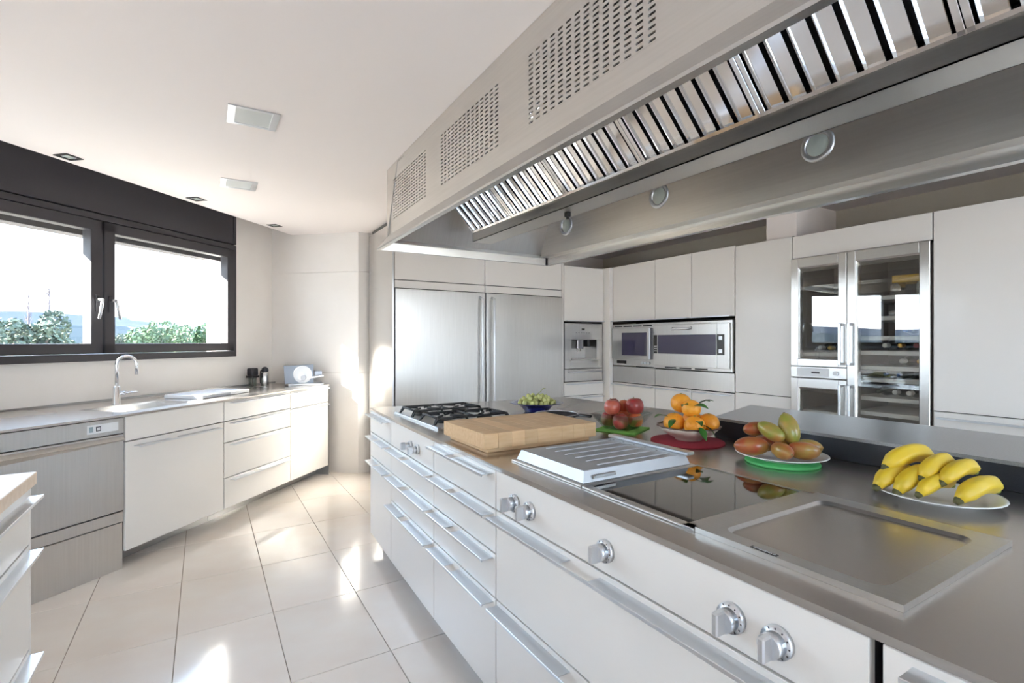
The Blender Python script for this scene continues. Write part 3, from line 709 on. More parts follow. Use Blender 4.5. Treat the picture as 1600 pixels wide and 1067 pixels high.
for si, items in rows:
    for x, mm, cn in items:
        seen[(si, cn)] += 1
        bottle(x, SH[si - 1] + .0145 if si > 1 else 0, mm, ('second ' if seen[(si, cn)] > 1 else '') + 'wine bottle with %s capsule on the %s of the cooler' % (cn, ordn[si]), .68 if si == 6 else 1.0)
for x, mm, cn in ((.17, 'foil_white', 'white'), (.24, 'foil_gold', 'gold')): bottle(x, 1.2525, mm, 'wine bottle with %s capsule in the narrow upper cooler compartment' % cn)
def inco(x, dx=0): return (OX + .12 + dx, 2.252 - x)
o = B().box(-.09, .09, -.10, .10, 0, .05, .002).build('yellow_box', 'yellow_card', None, loc=(*inco(.74, .05), 1.7405)); tag(o, 'flat yellow cardboard box on the top of the wine cooler', 'box')
o2 = B().lathe([(.0001, 0), (.042, 0), (.042, .084), (.0001, .084)], 20).build('steel_tin', 'steel', None, loc=(*inco(.66), 1.6565)); tag(o2, 'small round steel tin on the top shelf of the wine cooler', 'tin')
o2 = B().lathe([(.0001, 0), (.03, 0), (.033, .05), (.030, .083), (.0001, .083)], 16).build('glass_jar', 'lamp_glass', None, loc=(*inco(.80), 1.6565)); tag(o2, 'small jar beside the steel tin on the top cooler shelf', 'jar')
for k, (x, r, z, lab) in enumerate(((.64, .036, 1.5145, 'crumpled silver foil parcel beside the shelf divider in the wine cooler'), (.71, .038, 1.5145, 'crumpled silver foil parcel in the middle of the second cooler shelf'), (.81, .034, 1.5145, 'small crumpled silver foil parcel at the outer end of the second cooler shelf'))):
    o2 = B().ball((0, 0, r * .6), r, 12, (1.2, 1.1, .6)).build('foil_parcel', 'tin_foil', None, loc=(*inco(x), z)); tag(o2, lab, 'foil parcel', 'foil parcels')
o2 = B().ball((0, 0, .035), .035, 14).build('foil_ball', 'tin_foil', None, loc=(*inco(.83), 1.2745)); tag(o2, 'round silver foil ball on a cooler shelf among the bottles', 'foil ball')
tag(B().box(4.0, 4.6, 2.25, 2.50, 2.17, 2.449).build('pilaster', 'plaster'), 'cream boxed pillar standing on top of the tall units under the ceiling', 'pillar')

# ------------------------------------------------------------------ counter under the window: local x along the counter, y toward the wall
PA = R(46.8); P0 = (-.403, 3.747)
def left_unit(name, label, cat, s0, s1):
    t = thing(name, label, cat, (P0[0] + math.cos(PA) * s0, P0[1] + math.sin(PA) * s0, 0), PA, 'units under the window counter'); return t, s1 - s0
t, w = left_unit('sink_cabinet', 'white sink cabinet with one wide door beside the steel dishwasher', 'cabinet', 0, .765)
body(t, w, .45, .10, .74, .14); front(t, 0, w, .745, .897, 'fascia'); front(t, 0, w, .095, .745, 'door', h=1, hz=.712, hm=.055)
t, w = left_unit('drawer_cabinet', 'white cabinet with four drawers under the window counter', 'cabinet', .767, 1.542)
body(t, w, .60, .10, .895, .14)
for z0, z1 in ((.745, .897), (.585, .745), (.322, .585), (.095, .322)): front(t, 0, w, z0, z1, h=1, hm=.055)
t, w = left_unit('end_cabinet', 'white cabinet with drawer over door at the wall end of the window counter', 'cabinet', 1.544, 2.14)
body(t, w, .60, .10, .895, .14); front(t, 0, w, .735, .897, h=1, hm=.04); front(t, 0, w, .095, .735, 'door', h=1, hm=.04)
B().box(w, w + .008, 0, .60, .0, .897).build('end_strip', 'plinth', t)
# dishwasher turned a little
DA = R(40); dw = .62
t = thing('dishwasher', 'brushed steel dishwasher with display strip beside the sink cabinet', 'dishwasher', (P0[0] - .003 - math.cos(DA) * dw, P0[1] - .002 - math.sin(DA) * dw, 0), DA)
B().box(.004, dw - .075, .022, .52, .0, .89).build('body', 'body_gap_shade', t)
p = B().box(.003, dw - .003, 0, .02, .80, .892, .002).build('control_panel', 'steel_h', t)
b = B().box(dw - .20, dw - .035, -.003, 0, .822, .872, .001).build('display_strip', 'white_plastic', p)
B().box(dw - .19, dw - .17, -.0045, -.003, .832, .862).build('display', 'display', p); B().box(dw - .155, dw - .13, -.0045, -.003, .834, .860).build('dial_print', 'dial_ink', p)
b = B().box(dw - .150, dw - .135, -.0055, -.0045, .839, .855).build('dial_face', 'lettering', p)
d = B().box(.003, dw - .003, 0, .02, .346, .795, .002).build('door', 'steel_h', t)
h = B(); h.add([(.01, -.002, .785), (dw - .01, -.002, .785), (dw - .01, -.028, .765), (.01, -.028, .765), (.01, -.002, .735), (dw - .01, -.002, .755)], [(0, 1, 2, 3), (3, 2, 5, 4), (0, 3, 4), (1, 5, 2), (0, 4, 5, 1)]); h.build('handle', 'steel_h', d)
B().box(.003, dw - .003, .004, .022, .278, .338, .002).build('strip', 'steel_h', t)
B().box(.003, dw - .003, .01, .03, .0, .272, .002).build('plinth_panel', 'steel_h', t)
q = thing('base_cabinet', 'white base cabinet on the side of the dishwasher away from the sink', 'cabinet', (P0[0] - .006 - math.cos(DA) * (dw + .8), P0[1] - .004 - math.sin(DA) * (dw + .8), 0), DA)
body(q, .797, .5, .10, .89, .1); front(q, 0, .797, .70, .892, h=1); front(q, 0, .797, .095, .70, 'door', h=1)
# counter top with sink basin
def lp_(s, d): return (P0[0] + math.cos(PA) * s - math.sin(PA) * d, P0[1] + math.sin(PA) * s + math.cos(PA) * d)
def wp(s, off=0.): return (W.x + math.cos(WA) * s - math.sin(WA) * off, W.y + math.sin(WA) * s + math.cos(WA) * off)
ct = thing('window_counter', 'long steel counter with integrated sink under the window', 'worktop', (P0[0], P0[1], .8975))
dl = (P0[0] - math.cos(DA) * (dw + .8), P0[1] - math.sin(DA) * (dw + .8))
SK = (.07, .62, .10, .44)
sk = [lp_(s, d) for s, d in ((SK[0], SK[2]), (SK[1], SK[2]), (SK[1], SK[3]), (SK[0], SK[3]))]
A_, Bq, Cq, Dq = lp_(0, -.012), lp_(2.148, -.012), wp(-.02, -.004), wp(-3.6, -.004)
Aw = (dl[0] + .008, dl[1] - .008)
# outer loop: front-left, A_, front-right, right-back (along the corner wall), back
cw = (W.x + (1.329 - W.x) * .035, W.y + (5.19 - W.y) * .035 - .01)
er = lp_(2.148, .62)
s1f, s0f = lp_(SK[1], -.012), lp_(SK[0], -.012)
def bk(s):      # point on the wall opposite counter position s
    p = Vector(lp_(s, 0)); nrm = Vector((-math.sin(PA), math.cos(PA))); wd = Vector((math.cos(WA), math.sin(WA)))
    m_ = Matrix(((nrm.x, -wd.x), (nrm.y, -wd.y))); r_ = m_.inverted() @ (W - p); q_ = p + nrm * (r_.x - .006); return (q_.x, q_.y)
quads = [[Aw, lp_(0, -.012), bk(0), Dq], [lp_(0, -.012), s0f, bk(SK[0]), bk(0)], [s0f, s1f, sk[1], sk[0]], [sk[3], sk[2], bk(SK[1]), bk(SK[0])], [s1f, Bq, er, cw, bk(SK[1])]]
b = B()
for qd in quads: b.prism(qd, .8975, .91)
b.build('counter_top', 'worktop_steel', ct, True)
b = B(); zb = .755
fl_in = [(sk[i][0] * .9 + sum(p[0] for p in sk) / 4 * .1, sk[i][1] * .9 + sum(p[1] for p in sk) / 4 * .1, zb) for i in range(4)]
b.add([(*p, .909) for p in sk] + fl_in, [(0, 1, 5, 4), (1, 2, 6, 5), (2, 3, 7, 6), (3, 0, 4, 7), (4, 5, 6, 7)]); b.build('sink_basin', 'steel', ct, True)
b = B(); 
for a_, c_ in ((Dq, bk(0)), (bk(0), bk(1.0)), (bk(1.0), cw)):
    b.prism([a_, c_, (c_[0] + .006, c_[1] - .006), (a_[0] + .006, a_[1] - .006)], .91, .922)
b.build('upstand', 'plinth', ct, True)
# tap
tx, ty = -.515, 4.36
t = thing('kitchen_tap', 'chrome swan neck tap behind the sink', 'tap', (tx, ty, .9105), PA)
B().lathe([(.0001, 0), (.027, 0), (.027, .004), (.022, .008), (.022, .115), (.016, .125), (.0001, .125)], 24).build('tap_body', 'chrome', t)
pts = [(0, 0, .12), (0, 0, .26)] + [(.0 + .055 - .055 * math.cos(R(a)), -.0, .27 + .058 * math.sin(R(a))) for a in range(0, 181, 20)] + [(.11, 0, .20)]
M = Matrix.Rotation(R(-50), 4, 'Z'); B().tube([M @ Vector(p) for p in pts], .011, 14).build('spout', 'chrome', t)
M = Matrix.Rotation(R(-40), 4, 'Z'); h = B(); h.tube([M @ Vector(p) for p in ((.018, 0, .075), (.05, 0, .076))], .013, 12); h.tube([M @ Vector(p) for p in ((.05, 0, .076), (.115, 0, .08))], .006, 10); h.build('lever', 'chrome', t)
# white chopping board, blender cup, thermos, slicer
t = thing('chopping_board', 'white plastic chopping board with grey front edge on the window counter', 'board', (*lp_(.98, .34), .911), PA + R(4))
B().box(-.24, .30, -.15, .17, 0, .028, .004).build('board', 'white_plastic', t); B().box(-.24, .06, -.154, -.150, .003, .020, .001).build('edge_grip', 'grey_plastic', t)
t = thing('coffee_grinder', 'small black and clear grinder in the counter corner', 'grinder', (.40, 5.55, .9105), WA)
b = B(); b.box(-.045, .045, -.04, .04, .075, .095, .004); b.box(-.04, .04, -.035, .035, .095, .17, .012); b.build('motor_head', 'black_plastic', t)
B().lathe([(.0001, 0), (.034, 0), (.038, .074), (.034, .074), (.030, .004), (.0001, .004)], 20).build('clear_cup', 'bowl_glass', t)
B().lathe([(.0001, .004), (.006, .004), (.006, .074)], 8).build('spindle', 'iron', t)
t = thing('thermos_jug', 'steel thermos jug with black lid beside the slicer', 'thermos', (.51, 5.56, .9105), WA)
B().lathe([(.0001, 0), (.036, 0), (.038, .006), (.038, .115), (.030, .13), (.0001, .13)], 24).build('jug_body', 'steel', t)
B().lathe([(.031, .128), (.034, .15), (.028, .165), (.012, .178), (.0001, .18)], 20).build('lid', 'black_plastic', t)
B().tube([(-.03, 0, .15), (-.058, 0, .14), (-.064, 0, .09), (-.06, 0, .02)], .007, 8).build('handle', 'black_plastic', t)
t = thing('food_slicer', 'silver electric food slicer with round blade knob at the end of the counter', 'slicer', (.83, 5.38, .9105), R(-6))
B().box(-.13, .19, -.09, .10, 0, .016, .004).build('base_plate', 'alu', t)
h = B(); h.add([(-.16, -.04, .016), (.10, -.04, .016), (.10, .07, .016), (-.16, .07, .016), (-.17, -.03, .19), (.10, -.03, .20), (.10, .06, .20), (-.17, .06, .19)],
               [(3, 2, 1, 0), (4, 5, 6, 7), (0, 1, 5, 4), (1, 2, 6, 5), (2, 3, 7, 6), (3, 0, 4, 7)]); h.build('motor_housing', 'slicer_silver', t)
B().cyl((.0, -.055, .105), (.0, -.042, .105), .085, 32).build('blade', 'lid_alu', t)
B().cyl((.0, -.085, .075), (.0, -.052, .075), .026, 20, .034).build('knob', 'grey_plastic', t)
b = B(); b.box(.06, .20, -.11, .05, .055, .066, .003, M=Matrix.Rotation(R(-8), 4, 'Y')); b.box(.11, .18, -.03, .03, .09, .135, .006); b.build('carriage', 'grey_plastic', t)

# ------------------------------------------------------------------ unit with wooden top opposite the island
t = thing('sideboard_unit', 'white drawer unit with pale wooden top opposite the island', 'cabinet', (-.487, .35, 0), R(90))
# local x -> +Y, local y -> -X
L = 2.235 - .35
B().box(0, L - .016, .022, .62, .10, .868).build('body', 'body_gap_shade', t); B().box(0, L - .03, .07, .6, 0, .10).build('plinth', 'plinth', t)
B().box(L - .016, L, .0, .62, .02, .868, .001).build('end_panel', 'lacquer', t)
B().box(-.01, L + .012, -.012, .64, .869, .910, .002).build('wooden_top', 'wood_top', t)
for a, c in ((0, L / 2), (L / 2, L - .016)):
    for z0, z1 in ((.68, .866), (.34, .68), (.095, .34)): front(t, a, c, z0, z1, h=1, cut=False, hm=.0, hz=z1 - .03 if z1 > .8 else z1 - .02, dep=.032)

# ------------------------------------------------------------------ ceiling lights
for k, (x, y) in enumerate(((.205, 2.81), (.205, 4.05))):
    t = thing('ceiling_light', ('square recessed ceiling light in silver frame over the middle of the aisle', 'square recessed ceiling light in silver frame close to the window end of the aisle')[k], 'light', (x, y, 2.449), 0, 'square ceiling lights')
    f = B(); f.box(-.113, -.078, -.112, .112, -.005, 0, .001); f.box(.078, .113, -.112, .112, -.005, 0, .001); f.box(-.078, .078, .092, .112, -.005, 0, .001); f.box(-.078, .078, -.112, -.092, -.005, 0, .001); f.build('frame', 'alu', t)
    B().box(-.079, .079, -.093, .093, -.002, -.0005).build('diffuser', 'diffuser', t)
for k, (x, y) in enumerate(((-.70, 3.98), (-.055, 4.635), (.57, 5.31))):
    t = thing('downlight', ('black square downlight in the ceiling above the dishwasher', 'black square downlight in the ceiling above the sink side of the drawers', 'black square downlight in the ceiling near the corner wall')[k], 'light', (x, y, 2.449), PA, 'small black downlights')
    f = B(); f.box(-.05, -.032, -.05, .05, -.004, 0); f.box(.032, .05, -.05, .05, -.004, 0); f.box(-.032, .032, .032, .05, -.004, 0); f.box(-.032, .032, -.05, -.032, -.004, 0); f.build('frame', 'black_plastic', t)
    B().lathe([(.0001, -.002), (.022, -.003), (.03, -.001)], 18).build('lens', 'lamp_glass', t)

# ------------------------------------------------------------------ wooden block
t = thing('butcher_block', 'thick end grain maple chopping block on the island worktop', 'board', (.905, 1.69, .9105))
B().box(.02, .53, .02, .36, 0, .018, .003).build('foot', 'maple', t)
NS = 9
for k in range(NS):
    a, c = .55 * k / NS, .55 * (k + 1) / NS
    B().box(a + .0001, c - .0001, 0, .382, .018, .078, .0006 if 0 < k < NS - 1 else .002).build('stave', 'maple', t)

# ------------------------------------------------------------------ fruit and bowls on the island
def leaf_mesh(L=.07, wd=.028):
    b = B(); v = []; f = []
    for i in range(7):
        u = i / 6; hw = wd * math.sin(math.pi * min(1, u * .92 + .04)) * .5 * (1.15 - .3 * u); x = u * L; z = .012 * math.sin(u * 2.6)
        v += [(x, -hw, z + hw * .25), (x, 0, z), (x, hw, z + hw * .25)]
    for i in range(6):
        for k in range(2): a = i * 3 + k; f.append((a, a + 1, a + 4, a + 3))
    n = len(v); v += [(p[0], p[1], p[2] - .0008) for p in v]; f += [tuple(n + q for q in reversed(ff)) for ff in f[:12]]
    b.add(v, f, True); return b
# grapes in blue bowl
bx_, by_ = 1.74, 2.575
t = thing('blue_bowl', 'dark blue glazed footed bowl holding green grapes', 'bowl', (bx_, by_, .9105))
B().lathe([(.0001, 0), (.07, 0), (.075, .006), (.085, .02), (.105, .04), (.145, .052), (.165, .055), (.165, .058), (.14, .056), (.10, .046), (.07, .016), (.0001, .014)], 40, rib=lambda a, z: 1 + (.012 * math.cos(24 * a) if z > .05 else 0)).build('bowl', 'blue_glaze', t)
t = thing('grape_bunch', 'bunch of pale green grapes piled in the blue bowl', 'grapes', (bx_, by_, .9105))
gm = B().ball((0, 0, 0), .0142, 12, (1, 1, 1.15)).mesh('grape', 'grape_skin')
pl = []
tries = 0
while len(pl) < 62 and tries < 6000:
    tries += 1; a, r = random.uniform(0, 6.28), .115 * math.sqrt(random.random())
    hmax = .040 + .055 * (1 - (r / .12) ** 2)
    p = Vector((r * math.cos(a), r * math.sin(a) * .8, random.uniform(max(.034, .03 + r * .22), hmax + .012)))
    if all((p - q).length > .0235 for q in pl): pl.append(p)
for p in pl: put('grape', gm, t, p, rot=(random.uniform(-.6, .6), random.uniform(-.6, .6), 0))
B().tube([(-.01, 0, .09), (.01, .005, .105), (.035, .01, .118), (.05, .0, .14), (.062, -.01, .138)], .0022, 6).build('stalk', 'green_stem', t)
# low pan between bowl and block
t = thing('frying_pan', 'low black pan with steel rim lying behind the wooden block', 'pan', (1.66, 2.26, .9105))
B().lathe([(.0001, 0), (.10, 0), (.118, .03), (.116, .03), (.098, .004), (.0001, .004)], 40).build('pan_body', 'black_plastic', t)
B().lathe([(.1165, .030), (.120, .030), (.1205, .033), (.1165, .033), (.1165, .030)], 40).build('rim', 'alu', t)
B().tube([(.06, -.10, .027), (.055, -.14, .036), (.045, -.24, .042)], .009, 10, flat=.6).build('handle', 'black_plastic', t)
# glass bowl with apples on a green mat
gx, gy = 1.74, 1.83
t = tag(B().box(-.105, .105, -.105, .105, 0, .006, .003).build('green_mat', 'green_felt', None, loc=(gx, gy, .9105), rz=R(25)), 'bright green square felt mat under the glass bowl', 'mat')
t = thing('glass_bowl', 'square clear glass bowl with flared sides full of apples', 'bowl', (gx, gy, .9170), R(20))
b = B()
def sq(r, z): return [(r * sx_, r * sy_, z) for sx_, sy_ in ((-1, -1), (1, -1), (1, 1), (-1, 1))]
b.add(sq(.06, 0) + sq(.115, .075) + sq(.111, .076) + sq(.056, .006), [(3, 2, 1, 0)] + [(4 * j + k, 4 * j + (k + 1) % 4, 4 * j + 4 + (k + 1) % 4, 4 * j + 4 + k) for j in range(3) for k in range(4)] + [(12, 13, 14, 15)])
b.build('bowl', 'bowl_glass', t)
ap = [(r * .039, z * .039) for r, z in ((.001, -.72), (.2, -.80), (.45, -.86), (.75, -.72), (.96, -.3), (1.0, .1), (.92, .5), (.68, .82), (.40, .90), (.18, .80), (.001, .62))]
def apple(x, y, z, m, lab, s=1.0):
    o = thing('apple', lab, 'apple', (gx + x, gy + y, .917 + z), random.uniform(0, 6), 'apples in the glass bowl'); o.scale = (s, s, s); o.rotation_euler.x = random.uniform(-.3, .3)
    B().lathe(ap, 24).build('apple_skin', m, o); B().tube([(0, 0, .025), (.003, 0, .042)], .0016, 6).build('stem', 'stem', o)
apple(-.045, .045, .042, 'apple_skin', 'dark red apple low against the grape side of the glass bowl')
apple(-.048, -.040, .042, 'apple_skin', 'dark red apple low against the board side of the glass bowl', .98)
apple(.048, .042, .042, 'apple_yellow', 'yellow blushed apple low in the glass bowl')
apple(.045, -.045, .042, 'apple_yellow', 'yellow apple low beside the oranges side of the glass bowl', .95)
apple(-.062, .002, .106, 'apple_skin', 'dark red apple on top of the pile toward the wooden block', 1.0)
apple(-.008, .056, .104, 'apple_skin', 'bright red apple on top of the pile toward the blue bowl', .95)
apple(.046, -.040, .108, 'apple_skin', 'large pinkish red apple on top of the pile toward the oranges', 1.1)
apple(.058, .046, .098, 'apple_yellow', 'yellow apple on top toward the bar ledge', .85)
# oranges in earthenware bowl on red mat
ox, oy = 1.79, 1.475
tag(B().lathe([(.0001, 0), (.150, 0), (.152, .003), (.150, .006), (.0001, .006)], 48).build('red_mat', 'red_felt', None, loc=(ox - .02, oy - .01, .9105)), 'round dark red felt mat under the orange bowl', 'mat')
t = thing('orange_bowl', 'ribbed earthenware bowl with dark scalloped rim holding oranges', 'bowl', (ox, oy, .9170))
B().lathe([(.0001, 0), (.055, 0), (.058, .008), (.075, .016), (.105, .034), (.128, .056), (.124, .057), (.10, .038), (.07, .02), (.0001, .014)], 60, rib=lambda a, z: 1 + .012 * math.cos(30 * a) * (z > .01)).build('bowl', 'earthenware', t)
B().lathe([(.125, .0555), (.132, .0565), (.132, .062), (.125, .061), (.125, .0555)], 60, rib=lambda a, z: 1 + .022 * math.cos(15 * a)).build('rim', 'dark_rim', t)
om = B().lathe([(max(.0001, math.sin(math.pi * j / 14)) * .045, -math.cos(math.pi * j / 14) * .0425 - (.002 if j == 14 else 0)) for j in range(15)], 26).mesh('orange_peel', 'orange_peel')
lm_ = leaf_mesh().mesh('leaf', 'leaf')
def orange(x, y, z, lab, s=1, leaves=()):
    o = thing('orange', lab, 'orange', (ox + x, oy + y, .927 + z), random.uniform(0, 6), 'oranges in the earthenware bowl'); o.scale = (s, s, s)
    rz0 = o.rotation_euler.z; put('peel', om, o)
    B().lathe([(.0001, .044), (.004, .0435), (.005, .0415)], 8).build('stem_scar', 'green_stem', o)
    for (px_, py_, pz_, rz, ry) in leaves:
        M = Matrix.Rotation(-rz0, 4, 'Z') @ Vector((px_, py_, pz_)); put('leaf', lm_, o, M, rot=(random.uniform(-.4, .4), ry, rz - rz0))
orange(-.055, .030, .062, 'orange low at the apple side of the earthenware bowl', 1.0, ((-.03, -.03, .02, R(200), .5), (-.04, .0, .03, R(170), .1)))
orange(.062, .03, .060, 'orange low at the bar side of the earthenware bowl')
orange(.055, -.060, .062, 'orange low at the mango side of the earthenware bowl', 1.0)
orange(-.036, -.062, .060, 'orange low over the front rim of the earthenware bowl', .97, ((-.02, -.042, .0, R(250), .8), (.0, -.044, .01, R(300), .9), (-.03, -.035, .025, R(235), .2)))
orange(.00, -.015, .124, 'orange with leaves in the middle of the pile', .9, ((-.02, -.035, .02, R(280), .2), (.02, -.03, .025, R(330), -.1), (.03, -.02, .025, R(350), .0), (-.035, -.01, .02, R(200), .1)))
orange(.03, .065, .138, 'topmost orange of the pile', 1.0)
# mangoes on plate on green trivet
mx_, my_ = 1.76, 1.045
tag(B().lathe([(.0001, 0), (.118, 0), (.121, .004), (.118, .009), (.0001, .009)], 48).build('green_trivet', 'green_plastic', None, loc=(mx_ - .012, my_ - .01, .9105)), 'round green plastic trivet under the plate of mangoes', 'trivet')
def plate(name, lab, x, y, z, r=.135, rib=None):
    t = thing(name, lab, 'plate', (x, y, z)); s = r / .135
    B().lathe([(.0001, 0), (.07 * s, 0), (.072 * s, .004), (.095 * s, .010), (.132 * s, .020), (.135 * s, .021), (.134 * s, .023), (.128 * s, .0225), (.092 * s, .013), (.068 * s, .007), (.0001, .006)], 64, rib=rib).build('plate_body', 'ceramic', t)
plate('dinner_plate', 'white dinner plate carrying the mangoes', mx_, my_, .9200, .150)
def mango_mesh(m):
    prof = [(.0005, -.055), (.010, -.053), (.019, -.046), (.027, -.032), (.0315, -.012), (.032, .006), (.029, .024), (.022, .040), (.014, .050), (.006, .055), (.0005, .0565)]
    return B().lathe(prof, 20, M=Matrix.Rotation(R(90), 4, 'Y'), rib=lambda a, z: 1 + .04 * math.cos(3 * a + .6)).mesh('mango_skin', m)
mm1, mm2 = mango_mesh('mango_skin'), mango_mesh('mango_green')
def mango(x, y, z, rz, ry, me, lab, s=1.0):
    o = thing('mango', lab, 'mango', (mx_ + x, my_ + y, .9320 + z), 0, 'mangoes on the plate'); o.rotation_euler = (0, ry, rz); s *= .95; o.scale = (s, s, s)
    put('skin', me, o); B().cyl((.0555, 0, 0), (.058, 0, 0), .004, 8).build('stem_end', 'stem', o)
PP = 1.05
mango(-.085, .058, .034, R(130), .05, mm1, 'red mango at the orange bowl side of the plate', 1.1)
mango(-.068, -.045, .033, R(-115), .05, mm1, 'small red mango at the front of the plate pointing at the cooktop', .92)
mango(.000, -.078, .033, R(-50), .05, mm1, 'red mango at the front of the plate beside the pointed green tipped one', 1.0)
mango(.072, -.052, .032, R(-48), .0, mm2, 'green mango with red tip at the banana side of the plate', .95)
mango(.052, .020, .034, R(-40), .0, mm1, 'red mango at the banana side of the plate behind the green tipped one', 1.05)
mango(.005, .070, .033, R(60), .0, mm1, 'red mango at the back of the plate near the bar ledge', .95)
mango(-.038, .014, .088, R(100), -.5, mm2, 'yellowish green mango lying on the pile toward the oranges', .95)
mango(.014, -.020, .098, R(70), -1.15, mm2, 'green mango standing upright on top of the pile', 1.08)
mango(-.028, .080, .088, R(150), .1, mm1, 'reddish mango high at the back of the pile', .85)
# bananas on white plate
nx_, ny_ = 1.70, .575
plate('white_plate', 'white plate with embossed rim carrying the bananas', nx_, ny_, .9105, .142, lambda a, z: 1 + (.006 * math.cos(28 * a) if z > .015 else 0))
def banana_mesh():
    b = B(); pts = []; rad = []
    for i in range(13):
        u = i / 12; a = -.62 + 1.24 * u; pts.append((.068 * math.sin(a) / .6, 0, .13 * (math.cos(a) - 1) + .02))
        rad.append(.0185 * min(1, .40 + 3.2 * u, .36 + 3.4 * (1 - u)) ** .75)
    v = []; n = 20
    for i, p in enumerate(pts):
        a = -.62 + 1.24 * i / 12; t_ = Vector((math.cos(a), 0, -math.sin(a))); up = Vector((math.sin(a), 0, math.cos(a)))
        for k in range(n):
            q = 2 * math.pi * k / n; rr = rad[i] * (1 + .07 * math.cos(5 * q)); v.append(Vector(p) + up * rr * math.cos(q) + Vector((0, 1, 0)) * rr * math.sin(q))
    b.add(v, [(j * n + k, j * n + (k + 1) % n, (j + 1) * n + (k + 1) % n, (j + 1) * n + k) for j in range(12) for k in range(n)] + [tuple(range(n)), tuple(12 * n + k for k in range(n))], True)
    return b.mesh('banana_skin', 'banana_skin'), pts
bme, bp = banana_mesh()
tip1 = B().tube([bp[0], (bp[0][0] - .008, 0, bp[0][2] - .006)], .009, 8, [.0098, .006]).mesh('blossom_tip', 'banana_tip')
tip2 = B().tube([bp[-1], (bp[-1][0] + .014, 0, bp[-1][2] - .010)], .009, 8, [.0088, .006]).mesh('stalk_end', 'banana_green')
def banana(x, y, z, rz, rx, lab, s=1.0, ry=0):
    o = thing('banana', lab, 'banana', (nx_ + x, ny_ + y, .921 + z), 0, 'bananas on the white plate'); o.rotation_euler = (rx, ry, rz); o.scale = (s, s, s)
    put('skin', bme, o); put('blossom_tip', tip1, o); put('stalk_end', tip2, o)
banana(-.035, .088, .032, R(-4), .3, 'banana lying at the mango side of the plate', 1.2, -.12)
banana(-.028, .040, .034, R(-6), .3, 'banana lying on the plate second from the mango side', 1.22, -.18)
banana(-.035, -.010, .030, R(-10), .3, 'short banana on the plate under the stacked pair', 1.02, -.1)
banana(.004, -.086, .030, R(-10), .35, 'banana at the outer end of the plate away from the mangoes', 1.2, -.08)
banana(.018, .070, .076, R(-13), .2, 'long banana lying across the top toward the mangoes', 1.35, -.05)
banana(.010, .004, .070, R(-4), .2, 'banana stacked on top in the middle of the plate', 1.12, -.15)
banana(.018, -.042, .064, R(-8), .3, 'banana stacked on top toward the outer end of the plate', 1.12, -.12)

# ------------------------------------------------------------------ outside: ground, hills, trees seen through the window
FW_ = Vector((math.sin(YAW), math.cos(YAW))); RT_ = Vector((math.cos(YAW), -math.sin(YAW)))
def far(px, d): q = FW_ * d + RT_ * ((px - 800) / 790 * d); return q.x, q.y
GZ = -5.0
g = B(); g.lathe([(7.5, GZ), (60, GZ - 1), (300, GZ - 8), (2500, GZ - 10)], 48); gr = g.build('garden_ground', 'grass'); struct(gr)
def ridge(name, d, h, mtl, seed, lab):
    rr = random.Random(seed); b = B(); v = []; N = 90; ph = [rr.uniform(0, 6.28) for _ in range(6)]
    for i in range(N + 1):
        a = R(60) + R(120) * i / N; x, y = d * math.cos(a), d * math.sin(a)
        z = h * (.62 + .20 * math.sin(3.1 * a + ph[0]) + .11 * math.sin(7.3 * a + ph[1]) + .05 * math.sin(17 * a + ph[2]) + .02 * math.sin(41 * a + ph[3]))
        v += [(x, y, GZ - 12), (x, y, z), (x * 1.4, y * 1.4, z * .6)]
    b.add(v, [f for i in range(N) for f in ((i * 3, i * 3 + 3, i * 3 + 4, i * 3 + 1), (i * 3 + 1, i * 3 + 4, i * 3 + 5, i * 3 + 2))], True)
    o = b.build(name, mtl); struct(o)
ridge('distant_hills', 1800, 105, 'hazy_hill', 3, ''); ridge('near_hills', 700, 22, 'hill_near', 9, '')
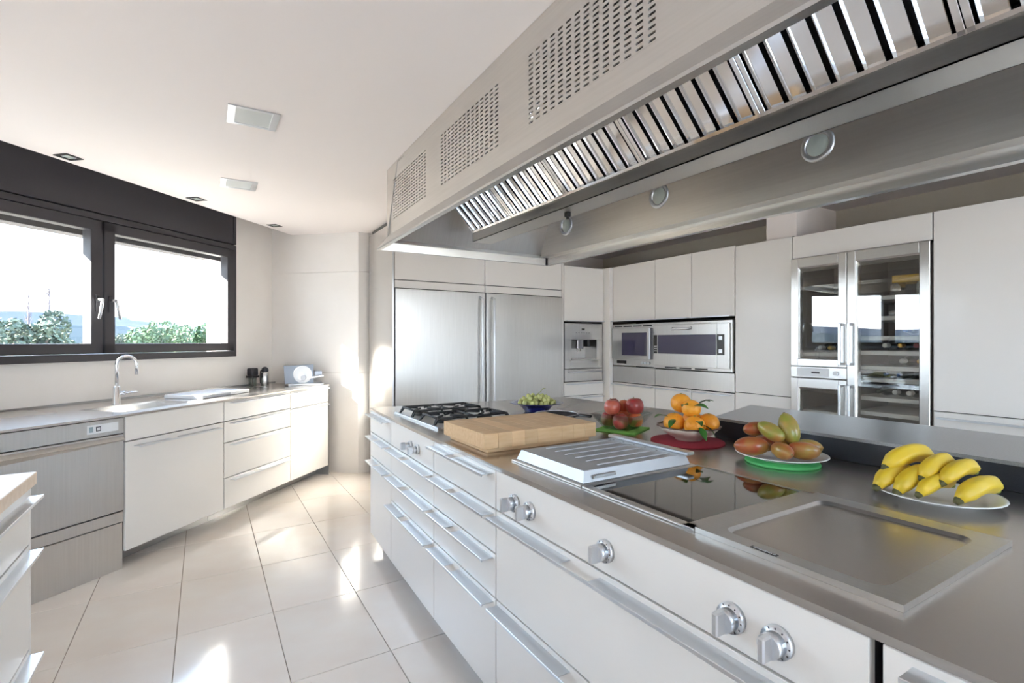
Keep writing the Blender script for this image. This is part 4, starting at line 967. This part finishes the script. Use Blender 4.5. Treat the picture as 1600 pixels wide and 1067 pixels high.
def tree(name, lab, px, d, top, width, mtl, n=2600, flat=.6, seed=1, leaf=.16, blobs=9):
    rr = random.Random(seed); x, y = far(px, d); base = GZ - .5
    t = thing(name, lab, 'tree', (x, y, base), 0, 'trees outside the window')
    H_ = top - base; ch = width * flat; b = B()
    bl = [(rr.uniform(-.34, .34) * width, rr.uniform(-.34, .34) * width, H_ - ch * rr.uniform(.3, .7), width * rr.uniform(.16, .27)) for _ in range(blobs)]
    for i in range(n):
        cx, cy, cz, r = bl[i % blobs]; u = Vector((rr.gauss(0, 1), rr.gauss(0, 1), rr.gauss(0, 1))).normalized() * r * rr.uniform(.75, 1.0)
        p = Vector((cx + u.x, cy + u.y, min(cz + u.z * flat * 1.4, H_))); s = leaf * rr.uniform(.6, 1.3)
        q1 = Vector((rr.gauss(0, 1), rr.gauss(0, 1), rr.gauss(0, 1))).normalized(); q2 = q1.orthogonal().normalized()
        b.add([p - q1 * s, p + q2 * s * .6, p + q1 * s, p - q2 * s * .6], [(0, 1, 2, 3)])
    o = b.build('crown', mtl, t); o['kind'] = 'stuff'
    k = B(); k.tube([(0, 0, -1), (0.1, 0, H_ * .4), (0, .1, H_ - ch * .5)], .2, 8, [.35, .25, .12])
    for q in bl[:5]: k.tube([(0, 0, H_ * .45), (q[0] * .5, q[1] * .5, (H_ * .5 + q[2]) / 2), (q[0], q[1], q[2])], .1, 6, [.16, .1, .04])
    k.build('trunk', 'bark', t)
tree('broadleaf_tree', 'dense bushy tree outside the left window sash', 22, 22, 3.1, 3.6, 'foliage_dark', 3600, .95, 2, .11)
tree('stone_pine', 'broad umbrella pine outside the right window sash', 246, 42, 2.95, 5.6, 'foliage', 4200, .55, 3, .14, 12)
tree('stone_pine', 'smaller umbrella pine beside the window reveal', 322, 36, 2.6, 3.4, 'foliage', 3000, .7, 5, .13)
tree('olive_tree', 'greyish distant tree between window handles and pines', 190, 60, 2.3, 5, 'foliage_dark', 2200, .6, 7, .2)
tree('olive_tree', 'low greyish distant tree seen past the bare poplars', 112, 60, 1.7, 5, 'foliage_dark', 2200, .6, 8, .2)
def poplar(px, d, top, lab, seed):
    rr = random.Random(seed); x, y = far(px, d); base = GZ - .5; H_ = top - base
    t = thing('bare_poplar', lab, 'tree', (x, y, base), 0, 'bare poplars outside')
    B().tube([(0, 0, -1), (0, 0, H_ * .6), (.05, 0, H_)], .1, 7, [.2, .12, .03]).build('trunk', 'bare_wood', t)
    b = B()
    for i in range(120):
        z = H_ * rr.uniform(.35, .97); a = rr.uniform(0, 6.28); L_ = rr.uniform(.35, 1.0) * (1.15 - z / H_) * 2.0 + .25
        dx, dy = math.cos(a) * L_ * .38, math.sin(a) * L_ * .38
        b.tube([(0, 0, z), (dx * .6, dy * .6, z + L_ * .4), (dx, dy, z + L_)], .012, 4, [.028, .018, .008], cap=False)
    b.build('twigs', 'bare_wood', t)['kind'] = 'stuff'
poplar(76, 45, 6.4, 'slender bare poplar beside the bushy tree', 4); poplar(44, 48, 6.2, 'bare poplar rising behind the bushy tree', 6)
